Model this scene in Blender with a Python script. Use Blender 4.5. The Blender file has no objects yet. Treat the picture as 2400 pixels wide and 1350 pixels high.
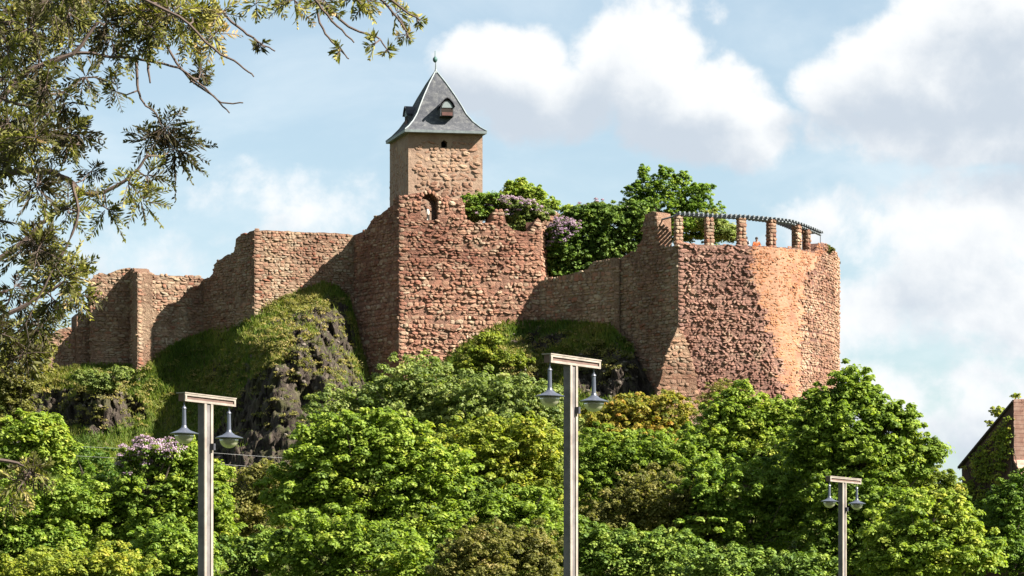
import bpy, bmesh, math, random
import numpy as np
from mathutils import Vector, Matrix, noise
from mathutils.geometry import tessellate_polygon

random.seed(7)
RAD = math.radians
S = bpy.context.scene
COL = S.collection

# ------------------------------------------------------------------ camera
# x to the right, y away from the camera, z up, metres, camera eye at z = 0
F = 7200.0      # focal length in photograph pixels (2400 wide)
HZ = 1450.0     # horizon row of the photograph
cam = bpy.data.cameras.new('camera'); camo = bpy.data.objects.new('camera', cam); COL.objects.link(camo)
camo.location = (0, 0, 0); camo.rotation_euler = (RAD(90), 0, 0)
cam.sensor_width = 36; cam.lens = 36 * F / 2400; cam.shift_y = (HZ - 675) / 2400
cam.clip_start = 0.5; cam.clip_end = 6000
S.camera = camo

SUN_AZ = 68.0   # degrees to the right of straight behind the camera
SUN_EL = 39.0
sdir = Vector((math.sin(RAD(SUN_AZ)) * math.cos(RAD(SUN_EL)), -math.cos(RAD(SUN_AZ)) * math.cos(RAD(SUN_EL)), math.sin(RAD(SUN_EL))))
sl = bpy.data.lights.new('sun', 'SUN'); sl.energy = 5.0; sl.angle = RAD(0.5); sl.color = (1.0, 0.94, 0.85)
so = bpy.data.objects.new('sun', sl); COL.objects.link(so)
so.rotation_euler = sdir.to_track_quat('Z', 'Y').to_euler()

S.view_settings.view_transform = 'Standard'
S.view_settings.look = 'None'
S.view_settings.gamma = 1.0
S.view_settings.use_curve_mapping = False
S.view_settings.exposure = 2.1

# ------------------------------------------------------------------ node helper
class NT:
    def __init__(s, tree):
        s.t = tree; s.n = tree.nodes; s.l = tree.links
    def node(s, typ, props=None, **ins):
        nd = s.n.new(typ)
        for k, v in (props or {}).items(): setattr(nd, k, v)
        for k, v in ins.items():
            k2 = int(k[1:]) if k[0] == '_' and k[1:].isdigit() else k.replace('__', ' ')
            s.put(nd.inputs[k2], v)
        return nd
    def put(s, sock, v):
        if isinstance(v, bpy.types.NodeSocket): s.l.new(v, sock)
        elif isinstance(v, bpy.types.Node): s.l.new(v.outputs[0], sock)
        else: sock.default_value = v
    def m(s, op, a, b=0.0, c=None, clamp=False):
        nd = s.n.new('ShaderNodeMath'); nd.operation = op; nd.use_clamp = clamp
        s.put(nd.inputs[0], a); s.put(nd.inputs[1], b)
        if c is not None: s.put(nd.inputs[2], c)
        return nd.outputs[0]
    def mix(s, f, a, b, mode='MIX'):
        nd = s.n.new('ShaderNodeMix'); nd.data_type = 'RGBA'; nd.blend_type = mode
        s.put(nd.inputs[0], f)
        for k, v in ((6, a), (7, b)):
            if isinstance(v, tuple) and len(v) == 3: v = v + (1,)
            s.put(nd.inputs[k], v)
        return nd.outputs[2]
    def ramp(s, f, stops, interp='LINEAR'):
        nd = s.n.new('ShaderNodeValToRGB'); cr = nd.color_ramp; cr.interpolation = interp
        while len(cr.elements) < len(stops): cr.elements.new(0.5)
        for e, (p, c) in zip(cr.elements, stops):
            e.position = p; e.color = tuple(c) + (1,) if len(c) == 3 else c
        s.put(nd.inputs[0], f)
        return nd.outputs[0]
    def ss(s, x, lo, hi):
        nd = s.n.new('ShaderNodeMapRange'); nd.interpolation_type = 'SMOOTHSTEP'
        s.put(nd.inputs[0], x); nd.inputs[1].default_value = lo; nd.inputs[2].default_value = hi
        return nd.outputs[0]
    def noise(s, vec, scale, detail=4, rough=0.55, dist=0.0):
        nd = s.n.new('ShaderNodeTexNoise'); s.put(nd.inputs['Vector'], vec)
        nd.inputs['Scale'].default_value = scale; nd.inputs['Detail'].default_value = detail
        nd.inputs['Roughness'].default_value = rough; nd.inputs['Distortion'].default_value = dist
        return nd.outputs[0]

# ------------------------------------------------------------------ sky with clouds
W = bpy.data.worlds.new('World'); S.world = W; W.use_nodes = True
W.node_tree.nodes.clear()
w = NT(W.node_tree)
sky = w.node('ShaderNodeTexSky', dict(sky_type='NISHITA', sun_disc=False, sun_elevation=RAD(SUN_EL), sun_rotation=RAD(180 - SUN_AZ),
                                      altitude=100, air_density=1.0, dust_density=0.6, ozone_density=1.6))
tc = w.node('ShaderNodeTexCoord')
# cloud field as a node group on (azimuth, elevation), in units of the frame's width
cg = bpy.data.node_groups.new('cloud_field', 'ShaderNodeTree')
cg.interface.new_socket('P', in_out='INPUT', socket_type='NodeSocketVector')
cg.interface.new_socket('D', in_out='OUTPUT', socket_type='NodeSocketFloat')
g = NT(cg)
gi = g.node('NodeGroupInput'); go = g.node('NodeGroupOutput')
CL = [(1185, 165, 150, 105, 1.0), (1300, 235, 190, 95, .9), (1490, 150, 150, 125, 1.1), (1600, 255, 190, 110, .9), (1740, 300, 150, 75, .6),
      (2370, 90, 260, 200, 1.7), (2170, 170, 230, 125, 1.6), (1990, 215, 130, 80, 1.3), (2290, 290, 400, 105, 1.3),
      (2180, 560, 320, 120, .55), (2330, 500, 250, 110, .6), (2250, 720, 380, 130, .5), (2180, 960, 330, 120, .55), (480, 610, 350, 70, .2), (620, 480, 260, 60, .2),
      (1520, 30, 120, 40, .25)]
nz = g.noise(gi.outputs[0], 7.0, 7, 0.58, 0.25)
nz2 = g.noise(gi.outputs[0], 26.0, 5, 0.6, 0.2)
warp = g.m('ADD', g.m('MULTIPLY', g.m('SUBTRACT', nz, 0.5), 2.4), g.m('MULTIPLY', g.m('SUBTRACT', nz2, 0.5), 0.8))
sep = g.node('ShaderNodeSeparateXYZ', _0=gi.outputs[0])
acc = None
for (px, py, rx, ry, amp) in CL:
    a = (px - 1200) / 2400; e = (HZ - py) / 2400
    dx = g.m('DIVIDE', g.m('SUBTRACT', sep.outputs[0], a), rx / 2400 * 1.25)
    dz = g.m('DIVIDE', g.m('SUBTRACT', sep.outputs[1], e), ry / 2400 * 1.25)
    r2 = g.m('ADD', g.m('MULTIPLY', dx, dx), g.m('MULTIPLY', dz, dz))
    v = g.m('MULTIPLY', g.m('SUBTRACT', 1.0, r2), amp)
    v = g.m('MAXIMUM', v, -1.2)
    acc = v if acc is None else g.m('MAXIMUM', acc, v)
gen = g.m('MULTIPLY', g.m('SUBTRACT', g.noise(gi.outputs[0], 2.1, 5, 0.55, 0.3), 0.60), 7.0)   # fair weather clouds all round the sky
gen = g.m('SUBTRACT', gen, 0.35)
# the generic field fades in away from the placed clouds (they belong to the same cloud deck)
far = g.m('MAXIMUM', g.m('SUBTRACT', g.m('ABSOLUTE', sep.outputs[0]), 0.55), g.m('SUBTRACT', g.m('ABSOLUTE', g.m('SUBTRACT', sep.outputs[1], 0.3)), 0.36))
gen = g.m('SUBTRACT', gen, g.m('MULTIPLY', g.ss(g.m('MULTIPLY', far, -1.0), -0.1, 0.1), 3.0))
fld = g.m('ADD', g.m('MAXIMUM', acc, gen), warp)
g.put(go.inputs[0], fld)
sepw = w.node('ShaderNodeSeparateXYZ', _0=tc.outputs['Generated'])
az = w.m('ARCTAN2', sepw.outputs[0], sepw.outputs[1])
el = w.m('ARCSINE', sepw.outputs[2])
pv = w.node('ShaderNodeCombineXYZ', _0=w.m('MULTIPLY', az, 3.0), _1=w.m('MULTIPLY', w.m('TANGENT', w.m('MINIMUM', el, 1.2)), 3.0), _2=0.0)
def field(off):
    ad = w.node('ShaderNodeVectorMath', dict(operation='ADD'), _0=pv.outputs[0], _1=off)
    nd = w.n.new('ShaderNodeGroup'); nd.node_tree = cg; w.put(nd.inputs[0], ad.outputs[0]); return nd.outputs[0]
f0 = field((0, 0, 0)); f1 = field((0.018, 0.045, 0)); f2 = field((0.0, -0.05, 0))
mask = w.ss(f0, -0.05, 0.50)
shade = w.ss(w.m('SUBTRACT', w.m('MAXIMUM', f1, -0.6), w.m('MULTIPLY', w.m('MAXIMUM', f2, -0.6), 0.75)), -0.35, 1.25)
SKYK = 1.0
ccol = w.mix(shade, (8.5, 8.65, 8.75), (5.3, 5.95, 6.7))
soft = w.ss(w.noise(w.node('ShaderNodeVectorMath', dict(operation='MULTIPLY'), _0=pv.outputs[0], _1=(1.0, 2.2, 1)).outputs[0], 3.5, 6, 0.6, 0.4), 0.42, 0.75)
lowv = w.ss(w.m('MULTIPLY', w.m('TANGENT', w.m('MINIMUM', el, 1.2)), -3.0), -0.62, -0.1)
veil = w.m('MULTIPLY', soft, w.m('ADD', 0.34, w.m('MULTIPLY', lowv, 0.35)))
skyc = w.mix(1.0, sky.outputs[0], (1.08, 1.20, 1.18), 'MULTIPLY')
skyc = w.mix(0.34, skyc, (7.4, 8.3, 8.8))
skyc = w.mix(veil, skyc, (8.2, 8.8, 9.1))
out = w.mix(mask, skyc, ccol)
bg = w.node('ShaderNodeBackground', Color=out, Strength=0.0280)
w.node('ShaderNodeOutputWorld', Surface=bg.outputs[0])

# ------------------------------------------------------------------ materials
MATS = {}
def newmat(name):
    m = bpy.data.materials.new(name); m.use_nodes = True; m.node_tree.nodes.clear()
    return m, NT(m.node_tree)
ALB = 0.70   # every base colour is scaled once to real-world reflectance for this exposure
def finish(t, col, rough=0.9, bump=None, bstr=0.5, bdist=0.05, metal=0.0, spec=0.3):
    if isinstance(col, tuple) and len(col) == 3: col = col + (1,)
    b = t.node('ShaderNodeBsdfPrincipled'); t.put(b.inputs['Base Color'], t.mix(1.0, col, (ALB, ALB, ALB), 'MULTIPLY'))
    t.put(b.inputs['Roughness'], rough); b.inputs['Metallic'].default_value = metal
    b.inputs['Specular IOR Level'].default_value = spec
    if bump is not None:
        bn = t.node('ShaderNodeBump', Height=bump); bn.inputs['Strength'].default_value = bstr; bn.inputs['Distance'].default_value = bdist
        t.put(b.inputs['Normal'], bn.outputs[0])
    t.node('ShaderNodeOutputMaterial', Surface=b.outputs[0])
    return b
def scalec(c, k): return tuple(x * k for x in c)

def stone_mat(name, pal, mort=False, stain=0.4, dark=0.86, palek=.6):
    """masonry: palette chosen stone by stone, stains and lichen by place"""
    m, t = newmat(name)
    P = t.node('ShaderNodeNewGeometry').outputs['Position']
    at = t.node('ShaderNodeAttribute', dict(attribute_name='tint')).outputs['Fac']
    oi = t.node('ShaderNodeObjectInfo').outputs['Random']
    if mort:
        f = t.noise(P, 2.6, 6, 0.65, 0.3)
        f = t.ss(f, 0.3, 0.7)
    else:
        f = t.m('FRACT', t.m('ADD', at, oi))
    n = len(pal)
    col = t.ramp(f, [((i + .5) / n, scalec(c, dark)) for i, c in enumerate(pal)])
    big = t.ss(t.noise(P, 0.33, 4, 0.6, 0.5), 0.40, 0.66)
    col = t.mix(t.m('MULTIPLY', big, stain), col, (0.32 * dark, 0.15 * dark, 0.10 * dark))
    pale = t.ss(t.noise(P, 0.9, 5, 0.65, 0.2), 0.56, 0.72)
    col = t.mix(t.m('MULTIPLY', pale, palek), col, (0.52 * dark, 0.415 * dark, 0.29 * dark))
    lich = t.ss(t.noise(P, .55, 5, .7, .6), .55, .7)
    col = t.mix(t.m('MULTIPLY', lich, .35), col, (.22 * dark, .20 * dark, .15 * dark))
    drk = t.ss(t.noise(P, 5.5, 6, 0.7, 0.2), 0.55, 0.75)
    col = t.mix(t.m('MULTIPLY', drk, 0.5), col, (0.08, 0.06, 0.045))
    stv = t.node('ShaderNodeMapping', Vector=P); stv.inputs['Scale'].default_value = (1.1, 1.1, .16)
    streak = t.ss(t.noise(stv.outputs[0], 1.0, 5, .65, .4), .40, .68)
    wide = t.ss(t.noise(P, .17, 4, .6, .8), .36, .64)
    col = t.mix(t.m('MULTIPLY', streak, .42), col, t.mix(1.0, col, (.52, .50, .50), 'MULTIPLY'))
    col = t.mix(1.0, col, t.mix(wide, (.74, .66, .64), (1.12, 1.10, 1.06)), 'MULTIPLY')
    h = t.m('ADD', t.noise(P, 4.0, 8, 0.7, 0.2), t.m('MULTIPLY', t.noise(P, 14.0, 4, 0.6), 0.4))
    finish(t, col, 0.92, h, 0.9 if mort else 0.6, 0.25 if mort else 0.10, spec=0.15)
    return m
RED = [(.36, .18, .125), (.42, .235, .165), (.32, .145, .10), (.48, .33, .225), (.38, .21, .14), (.37, .25, .175), (.56, .44, .32), (.43, .23, .15)]
TAN = [(.38, .25, .17), (.44, .33, .22), (.34, .20, .14), (.47, .38, .27), (.40, .22, .15), (.33, .26, .19), (.50, .42, .31), (.36, .17, .11)]
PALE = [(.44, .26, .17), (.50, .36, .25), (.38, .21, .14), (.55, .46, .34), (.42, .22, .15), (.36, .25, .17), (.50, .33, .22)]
M_RED = stone_mat('red_sandstone', RED); M_REDM = stone_mat('red_sandstone_mortar', [(.22, .12, .085), (.37, .21, .15), (.30, .17, .125)], True)
M_TAN = stone_mat('tan_sandstone', TAN, stain=0.35); M_TANM = stone_mat('tan_mortar', [(.30, .20, .14), (.40, .29, .20), (.24, .15, .10)], True, stain=0.35)
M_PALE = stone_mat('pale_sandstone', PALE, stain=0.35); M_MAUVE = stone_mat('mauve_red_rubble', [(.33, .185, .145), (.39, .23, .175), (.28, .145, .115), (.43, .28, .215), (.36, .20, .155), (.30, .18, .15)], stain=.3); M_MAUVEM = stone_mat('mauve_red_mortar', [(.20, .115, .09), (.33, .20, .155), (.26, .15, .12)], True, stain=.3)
M_TOWER = stone_mat('tower_rubble', [(.38, .25, .17), (.45, .31, .21), (.35, .21, .145), (.50, .37, .26), (.39, .235, .16)], stain=.4); M_PALEM = stone_mat('pale_mortar', [(.38, .24, .16), (.46, .32, .22), (.33, .19, .12)], True, stain=0.25)

def brick_mat():
    m, t = newmat('orange_brick_facing')
    P = t.node('ShaderNodeNewGeometry').outputs['Position']
    uv = t.node('ShaderNodeUVMap').outputs[0]
    br = t.node('ShaderNodeTexBrick', Vector=uv, Scale=1.0, Mortar__Size=0.012, Brick__Width=0.32, Row__Height=0.11)
    br.inputs['Color1'].default_value = (.36, .19, .115, 1); br.inputs['Color2'].default_value = (.42, .24, .15, 1); br.inputs['Mortar'].default_value = (.30, .19, .13, 1)
    col = t.mix(t.ss(t.noise(P, 0.6, 5, .6, .4), .42, .68), br.outputs[0], (.27, .13, .085))
    col = t.mix(t.m('MULTIPLY', t.ss(t.noise(P, 1.8, 6, .65), .5, .72), .6), col, (.42, .28, .18))
    finish(t, col, .9, t.m('ADD', t.m('MULTIPLY', br.outputs[1], -0.4), t.noise(P, 6, 5, .6)), .6, .06, spec=.15)
    return m
M_BRICK = brick_mat()

def simple(name, col, rough=.8, var=.25, sc=3.0, bump=.3, bd=.02, metal=0., col2=None, spec=.3):
    m, t = newmat(name)
    P = t.node('ShaderNodeTexCoord').outputs['Object']
    n = t.noise(P, sc, 6, .62, .2)
    c = t.mix(t.ss(n, .35, .68), col, col2 if col2 else scalec(col, 1 - var))
    finish(t, c, rough, t.noise(P, sc * 4, 4, .6), bump, bd, metal, spec)
    return m
M_PLASTER = simple('tower_plaster', (.34, .235, .165), .92, sc=.9, bump=.7, bd=.1, col2=(.26, .165, .115))
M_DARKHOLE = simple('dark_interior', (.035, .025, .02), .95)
M_COPPER = simple('verdigris_copper', (.07, .15, .13), .6, metal=.3)
M_IRON = simple('dark_iron', (.06, .06, .07), .55)
M_LEAD = simple('lead_trim', (.23, .27, .27), .55)
M_POST = simple('weathered_grey_wood', (.185, .165, .16), .85, var=.4, sc=3)
M_POSTL = simple('pale_wood_trim', (.34, .29, .24), .8, var=.35, sc=3)
M_GROOVE = simple('brown_wood_panel', (.16, .10, .08), .85, var=.3, sc=6)
M_SHADE = simple('blue_grey_lamp_enamel', (.085, .095, .125), .38, var=.15, sc=4, bump=.05, spec=.5)
M_BEAM = simple('grey_pergola_wood', (.20, .22, .23), .85, var=.3)
M_BARK = simple('bark', (.11, .085, .065), .95, sc=5, bump=.8)
M_TWIG = simple('conifer_bark', (.12, .085, .07), .95, sc=30, bump=.5, bd=.002)
M_SKIN = simple('skin', (.45, .27, .2), .6); M_ORANGE = simple('orange_cloth', (.62, .16, .05), .85)
M_GREY = simple('grey_cloth', (.26, .30, .34), .85); M_JEAN = simple('dark_trousers', (.05, .06, .09), .9); M_HAIR = simple('dark_hair', (.04, .025, .02), .7)
M_PALESTONE = simple('whitish_stone', (.66, .60, .52), .9)
M_WIRE = simple('grey_wire', (.30, .30, .29), .6)
def glass_mat():
    m, t = newmat('milky_lamp_glass')
    b = finish(t, (.42, .39, .29, 1), .22, spec=.5)
    b.inputs['Transmission Weight'].default_value = .35
    return m
M_GLOBE = glass_mat()

def slate_mat():
    m, t = newmat('slate')
    P = t.node('ShaderNodeTexCoord').outputs['Object']
    n = t.noise(P, 1.6, 6, .65, .4)
    vo = t.node('ShaderNodeTexVoronoi', dict(distance='EUCLIDEAN'), Vector=P, Scale=4.5)
    c = t.ramp(n, [(.3, (.085, .09, .10)), (.5, (.145, .147, .15)), (.6, (.235, .235, .22)), (.72, (.12, .125, .12))])
    c = t.mix(t.m('MULTIPLY', t.node('ShaderNodeSeparateColor', _0=vo.outputs[1]).outputs[0], .55), c, (.09, .095, .10))
    c = t.mix(t.m('MULTIPLY', t.ss(t.noise(P, 3.5, 5, .6), .55, .7), .5), c, (.29, .285, .25))
    wv = t.node('ShaderNodeTexWave', dict(bands_direction='Z', wave_profile='SAW'), Vector=P, Scale=1.3, Distortion=.6)
    c = t.mix(1.0, c, (.66, .67, .72), 'MULTIPLY')
    finish(t, c, .8, t.m('ADD', wv.outputs[1], t.noise(P, 9, 3)), .5, .05, spec=.12)
    return m
M_SLATE = slate_mat()
def tile_mat():
    m, t = newmat('red_roof_tiles')
    P = t.node('ShaderNodeTexCoord').outputs['Object']
    wv = t.node('ShaderNodeTexWave', dict(bands_direction='Z', wave_profile='SAW'), Vector=P, Scale=1.1, Distortion=.8)
    c = t.ramp(t.noise(P, 2.5, 6, .65), [(.3, (.38, .20, .15)), (.5, (.52, .31, .24)), (.7, (.62, .43, .34))])
    c = t.mix(t.m('MULTIPLY', t.ss(wv.outputs[1], .7, 1.), .6), c, (.12, .06, .05))
    finish(t, c, .9, wv.outputs[1], .15, .02, spec=.15)
    return m
M_TILE = tile_mat()
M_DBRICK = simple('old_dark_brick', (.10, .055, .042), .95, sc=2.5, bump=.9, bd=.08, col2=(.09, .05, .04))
M_WOODDK = simple('dark_verge_board', (.06, .045, .04), .8)

def leaf_mat(name, cols, trans=.42, rough=.6):
    m, t = newmat(name)
    at = t.node('ShaderNodeAttribute', dict(attribute_name='tint')).outputs['Fac']
    P = t.node('ShaderNodeNewGeometry').outputs['Position']
    f = t.m('ADD', at, t.m('MULTIPLY', t.m('SUBTRACT', t.noise(P, .35, 3, .5), .5), .7))
    n = len(cols)
    c = t.ramp(f, [(i / (n - 1), col) for i, col in enumerate(cols)])
    c = t.mix(1.0, c, (ALB * 1.36, ALB * 1.33, ALB * 1.33), 'MULTIPLY')
    b = t.node('ShaderNodeBsdfPrincipled', Roughness=rough); t.put(b.inputs['Base Color'], c); b.inputs['Specular IOR Level'].default_value = .2
    tr = t.node('ShaderNodeBsdfTranslucent'); t.put(tr.inputs[0], t.mix(1.0, c, (1.25, 1.35, .55), 'MULTIPLY'))
    mx = t.node('ShaderNodeMixShader', _0=trans, _1=b.outputs[0], _2=tr.outputs[0])
    t.node('ShaderNodeOutputMaterial', Surface=mx.outputs[0])
    return m
L_BRIGHT = leaf_mat('maple_leaves', [(0.065, 0.11, 0.018), (0.15, 0.225, 0.03), (0.24, 0.315, 0.045), (0.37, 0.39, 0.065)])
L_MID = leaf_mat('mid_green_leaves', [(0.055, 0.105, 0.018), (0.12, 0.2, 0.028), (0.19, 0.27, 0.04), (0.3, 0.36, 0.06)])
L_YELL = leaf_mat('yellow_green_leaves', [(0.091, 0.13, 0.0208), (0.182, 0.234, 0.0325), (0.286, 0.312, 0.0416), (0.416, 0.351, 0.0585)])
L_SAGE = leaf_mat('sage_green_leaves', [(0.07, 0.11, 0.03), (0.15, 0.2, 0.05), (0.22, 0.265, 0.075), (0.34, 0.34, 0.12)])
L_OLIVE = leaf_mat('olive_brown_leaves', [(0.08, 0.085, 0.025), (0.15, 0.155, 0.04), (0.215, 0.2, 0.055), (0.3, 0.235, 0.09)])
L_COPPER = leaf_mat('young_coppery_leaves', [(0.1125, 0.1375, 0.025), (0.225, 0.225, 0.0375), (0.3375, 0.25, 0.05), (0.45, 0.25, 0.075)])
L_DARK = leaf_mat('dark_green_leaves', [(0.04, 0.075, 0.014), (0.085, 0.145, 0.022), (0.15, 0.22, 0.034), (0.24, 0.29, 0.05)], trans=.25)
L_LILAC = leaf_mat('lilac_blossom', [(.20, .13, .20), (.28, .19, .27), (.38, .28, .35), (.48, .39, .43)], trans=.2)
L_CONIF = leaf_mat('conifer_needles', [(0.03, 0.015, 0.01), (0.05, 0.048, 0.016), (0.115, 0.12, 0.026), (0.24, 0.23, 0.05), (0.36, 0.25, 0.12)], trans=.3)
L_GRASS = leaf_mat('grass_blades', [(.05, .09, .014), (.10, .15, .022), (.17, .19, .035), (.28, .23, .08)], trans=.3)

# ------------------------------------------------------------------ object helpers
def P3(px, py, Y): return Vector(((px - 1200) / F * Y, Y, (HZ - py) / F * Y))
def PL(px, Y): return Vector(((px - 1200) / F * Y, Y))
def tag(o, label=None, cat=None, group=None, kind=None):
    if label: o['label'] = label
    if cat: o['category'] = cat
    if group: o['group'] = group
    if kind: o['kind'] = kind
    return o
def thing(name, label, cat, loc=(0, 0, 0), group=None):
    o = bpy.data.objects.new(name, None); COL.objects.link(o); o.location = loc; o.empty_display_size = .3
    return tag(o, label, cat, group)
def link(name, me, parent=None, world=True):
    o = bpy.data.objects.new(name, me); COL.objects.link(o)
    if parent is not None:
        o.parent = parent
        if world:
            off = Vector((0, 0, 0)); q = parent
            while q is not None: off += q.location; q = q.parent
            o.location = -off
    return o
def smooth(me):
    me.polygons.foreach_set('use_smooth', [True] * len(me.polygons))
class MB:
    def __init__(s): s.v = []; s.f = []; s.m = []; s.t = []
    def add(s, vs, fs, mi=0, tint=None):
        o = len(s.v); s.v += [tuple(p) for p in vs]; s.f += [tuple(i + o for i in f) for f in fs]; s.m += [mi] * len(fs)
        if tint is not None: s.t += [tint] * len(vs)
    def box(s, c, sx, sy, sz, rz=0., mi=0, taper=1.):
        ca, sa = math.cos(rz), math.sin(rz); vs = []
        for dz in (-.5, .5):
            k = 1. if dz < 0 else taper
            for dx, dy in ((-.5, -.5), (.5, -.5), (.5, .5), (-.5, .5)):
                x, y = dx * sx * k, dy * sy * k
                vs.append((c[0] + x * ca - y * sa, c[1] + x * sa + y * ca, c[2] + dz * sz))
        s.add(vs, [(0, 3, 2, 1), (4, 5, 6, 7), (0, 1, 5, 4), (1, 2, 6, 5), (2, 3, 7, 6), (3, 0, 4, 7)], mi)
    def tube(s, pts, rad, n=6, mi=0, tint=None, cap=True):
        pts = [Vector(p) for p in pts]; vs = []; fs = []
        if not hasattr(rad, '__len__'): rad = [rad] * len(pts)
        for i, p in enumerate(pts):
            d = (pts[min(i + 1, len(pts) - 1)] - pts[max(i - 1, 0)]).normalized()
            a = d.cross(Vector((0, 0, 1)) if abs(d.z) < .9 else Vector((1, 0, 0))).normalized(); b = d.cross(a)
            for k in range(n):
                th = 2 * math.pi * k / n
                vs.append(p + (a * math.cos(th) + b * math.sin(th)) * rad[i])
        for i in range(len(pts) - 1):
            for k in range(n):
                k2 = (k + 1) % n
                fs.append((i * n + k, i * n + k2, (i + 1) * n + k2, (i + 1) * n + k))
        if cap: fs.append(tuple(range(n - 1, -1, -1))); fs.append(tuple((len(pts) - 1) * n + k for k in range(n)))
        s.add(vs, fs, mi, tint)
    def lathe(s, c, prof, n=20, mi=0):
        vs = []; fs = []
        for r, z in prof:
            for k in range(n):
                th = 2 * math.pi * k / n; vs.append((c[0] + r * math.cos(th), c[1] + r * math.sin(th), c[2] + z))
        for i in range(len(prof) - 1):
            for k in range(n):
                k2 = (k + 1) % n; fs.append((i * n + k, i * n + k2, (i + 1) * n + k2, (i + 1) * n + k))
        fs.append(tuple(range(n - 1, -1, -1))); fs.append(tuple((len(prof) - 1) * n + k for k in range(n)))
        s.add(vs, fs, mi)
    def mesh(s, name, mats, sm=False):
        me = bpy.data.meshes.new(name); me.from_pydata(s.v, [], s.f)
        for m in (mats if isinstance(mats, (list, tuple)) else [mats]): me.materials.append(m)
        if any(s.m): me.polygons.foreach_set('material_index', s.m)
        if s.t:
            a = me.attributes.new('tint', 'FLOAT', 'POINT'); a.data.foreach_set('value', s.t)
        if sm: smooth(me)
        return me
    def build(s, name, mats, parent=None, sm=False): return link(name, s.mesh(name, mats, sm), parent)

def np_mesh(name, V, faces_n, mat, tint=None, idx=None):
    """V (n,3) array, faces as consecutive groups of faces_n vertices (or idx)"""
    me = bpy.data.meshes.new(name); nv = len(V)
    if idx is None: idx = np.arange(nv, dtype=np.int32)
    nf = len(idx) // faces_n
    me.vertices.add(nv); me.vertices.foreach_set('co', np.ascontiguousarray(V, dtype=np.float32).ravel())
    me.loops.add(nf * faces_n); me.loops.foreach_set('vertex_index', idx.astype(np.int32))
    me.polygons.add(nf); me.polygons.foreach_set('loop_start', np.arange(0, nf * faces_n, faces_n, dtype=np.int32))
    me.materials.append(mat)
    if tint is not None:
        a = me.attributes.new('tint', 'FLOAT', 'POINT'); a.data.foreach_set('value', tint.astype(np.float32))
    me.update(calc_edges=True)
    return me

# ------------------------------------------------------------------ ground and hill
def interp(tab, x):
    if x <= tab[0][0]: return tab[0][1:]
    for a, b in zip(tab, tab[1:]):
        if x <= b[0]:
            k = (x - a[0]) / (b[0] - a[0]); return tuple(p + (q - p) * k for p, q in zip(a[1:], b[1:]))
    return tab[-1][1:]
# foot of the castle along the picture: px, row where the hill meets the masonry, distance there
BASE = [(-900, 1100, 250), (-300, 960, 246), (60, 905, 243), (115, 872, 243), (200, 857, 243), (300, 858, 243), (325, 862, 241.2), (345, 852, 241.3), (400, 812, 242),
        (475, 782, 243), (540, 760, 240.6), (593, 742, 238.2), (640, 712, 238.4), (700, 686, 238.9), (755, 664, 239.5), (790, 672, 239.8), (822, 705, 240), (845, 800, 239.4),
        (868, 885, 238.4), (935, 905, 235.2), (1040, 842, 235.8), (1110, 792, 236.2), (1170, 758, 236.6), (1262, 756, 237), (1350, 756, 234.4), (1430, 764, 232),
        (1480, 815, 230.4), (1540, 930, 228.6), (1600, 965, 227.3), (1770, 975, 228.4), (1880, 975, 231), (1966, 980, 238), (2060, 1090, 242), (2200, 1190, 246), (2500, 1260, 250), (3300, 1330, 250)]
BUMP = [(730, 800, 75, 95, 6.0), (800, 905, 60, 50, 3.5), (650, 900, 90, 120, 5.5), (620, 800, 60, 60, 3.5), (235, 930, 60, 60, 5.5), (1190, 850, 75, 45, 4.0), (1320, 800, 60, 30, 2.0),
        (405, 960, 80, 120, -6.5), (930, 960, 50, 60, -2.0), (1440, 880, 70, 70, -1.5)]
ROCK = [(730, 870, 95, 80, 1.1), (700, 800, 60, 40, .6), (790, 770, 60, 80, .8), (640, 980, 110, 140, 1.2), (770, 960, 130, 90, 1.1), (520, 1060, 100, 60, .8), (190, 960, 110, 60, 1.25), (250, 910, 50, 40, .7),
        (1220, 890, 70, 25, .8), (1430, 870, 130, 70, .9), (1320, 795, 60, 25, .5), (600, 1080, 200, 60, 1.)]
def rockmask(px, py):
    r = 0.
    for cx, cy, sx, sy, a in ROCK: r = max(r, a * math.exp(-((px - cx) / sx) ** 2 - ((py - cy) / sy) ** 2))
    return r
def hillY(px, v):
    pb, Yw = interp(BASE, px)
    py = pb + (1600 - pb) * v
    y = Yw - .4 * min(1, v * 30) - (Yw - 150) * (v ** 1.7)
    for cx, cy, sx, sy, a in BUMP: y -= a * math.exp(-((px - cx) / sx) ** 2 - ((py - cy) / sy) ** 2) * min(1., v * (14 if a > 0 else 2.5))
    return py, y
def ground_z(x, Y):
    px = 1200 + F * x / Y
    best = -2.0; last = None
    for i in range(0, 61):
        py, y = hillY(px, i / 60)
        if last and (last[1] - Y) * (y - Y) <= 0: best = max(best, (HZ - py) / F * Y)
        last = (py, y)
    return best

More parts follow.
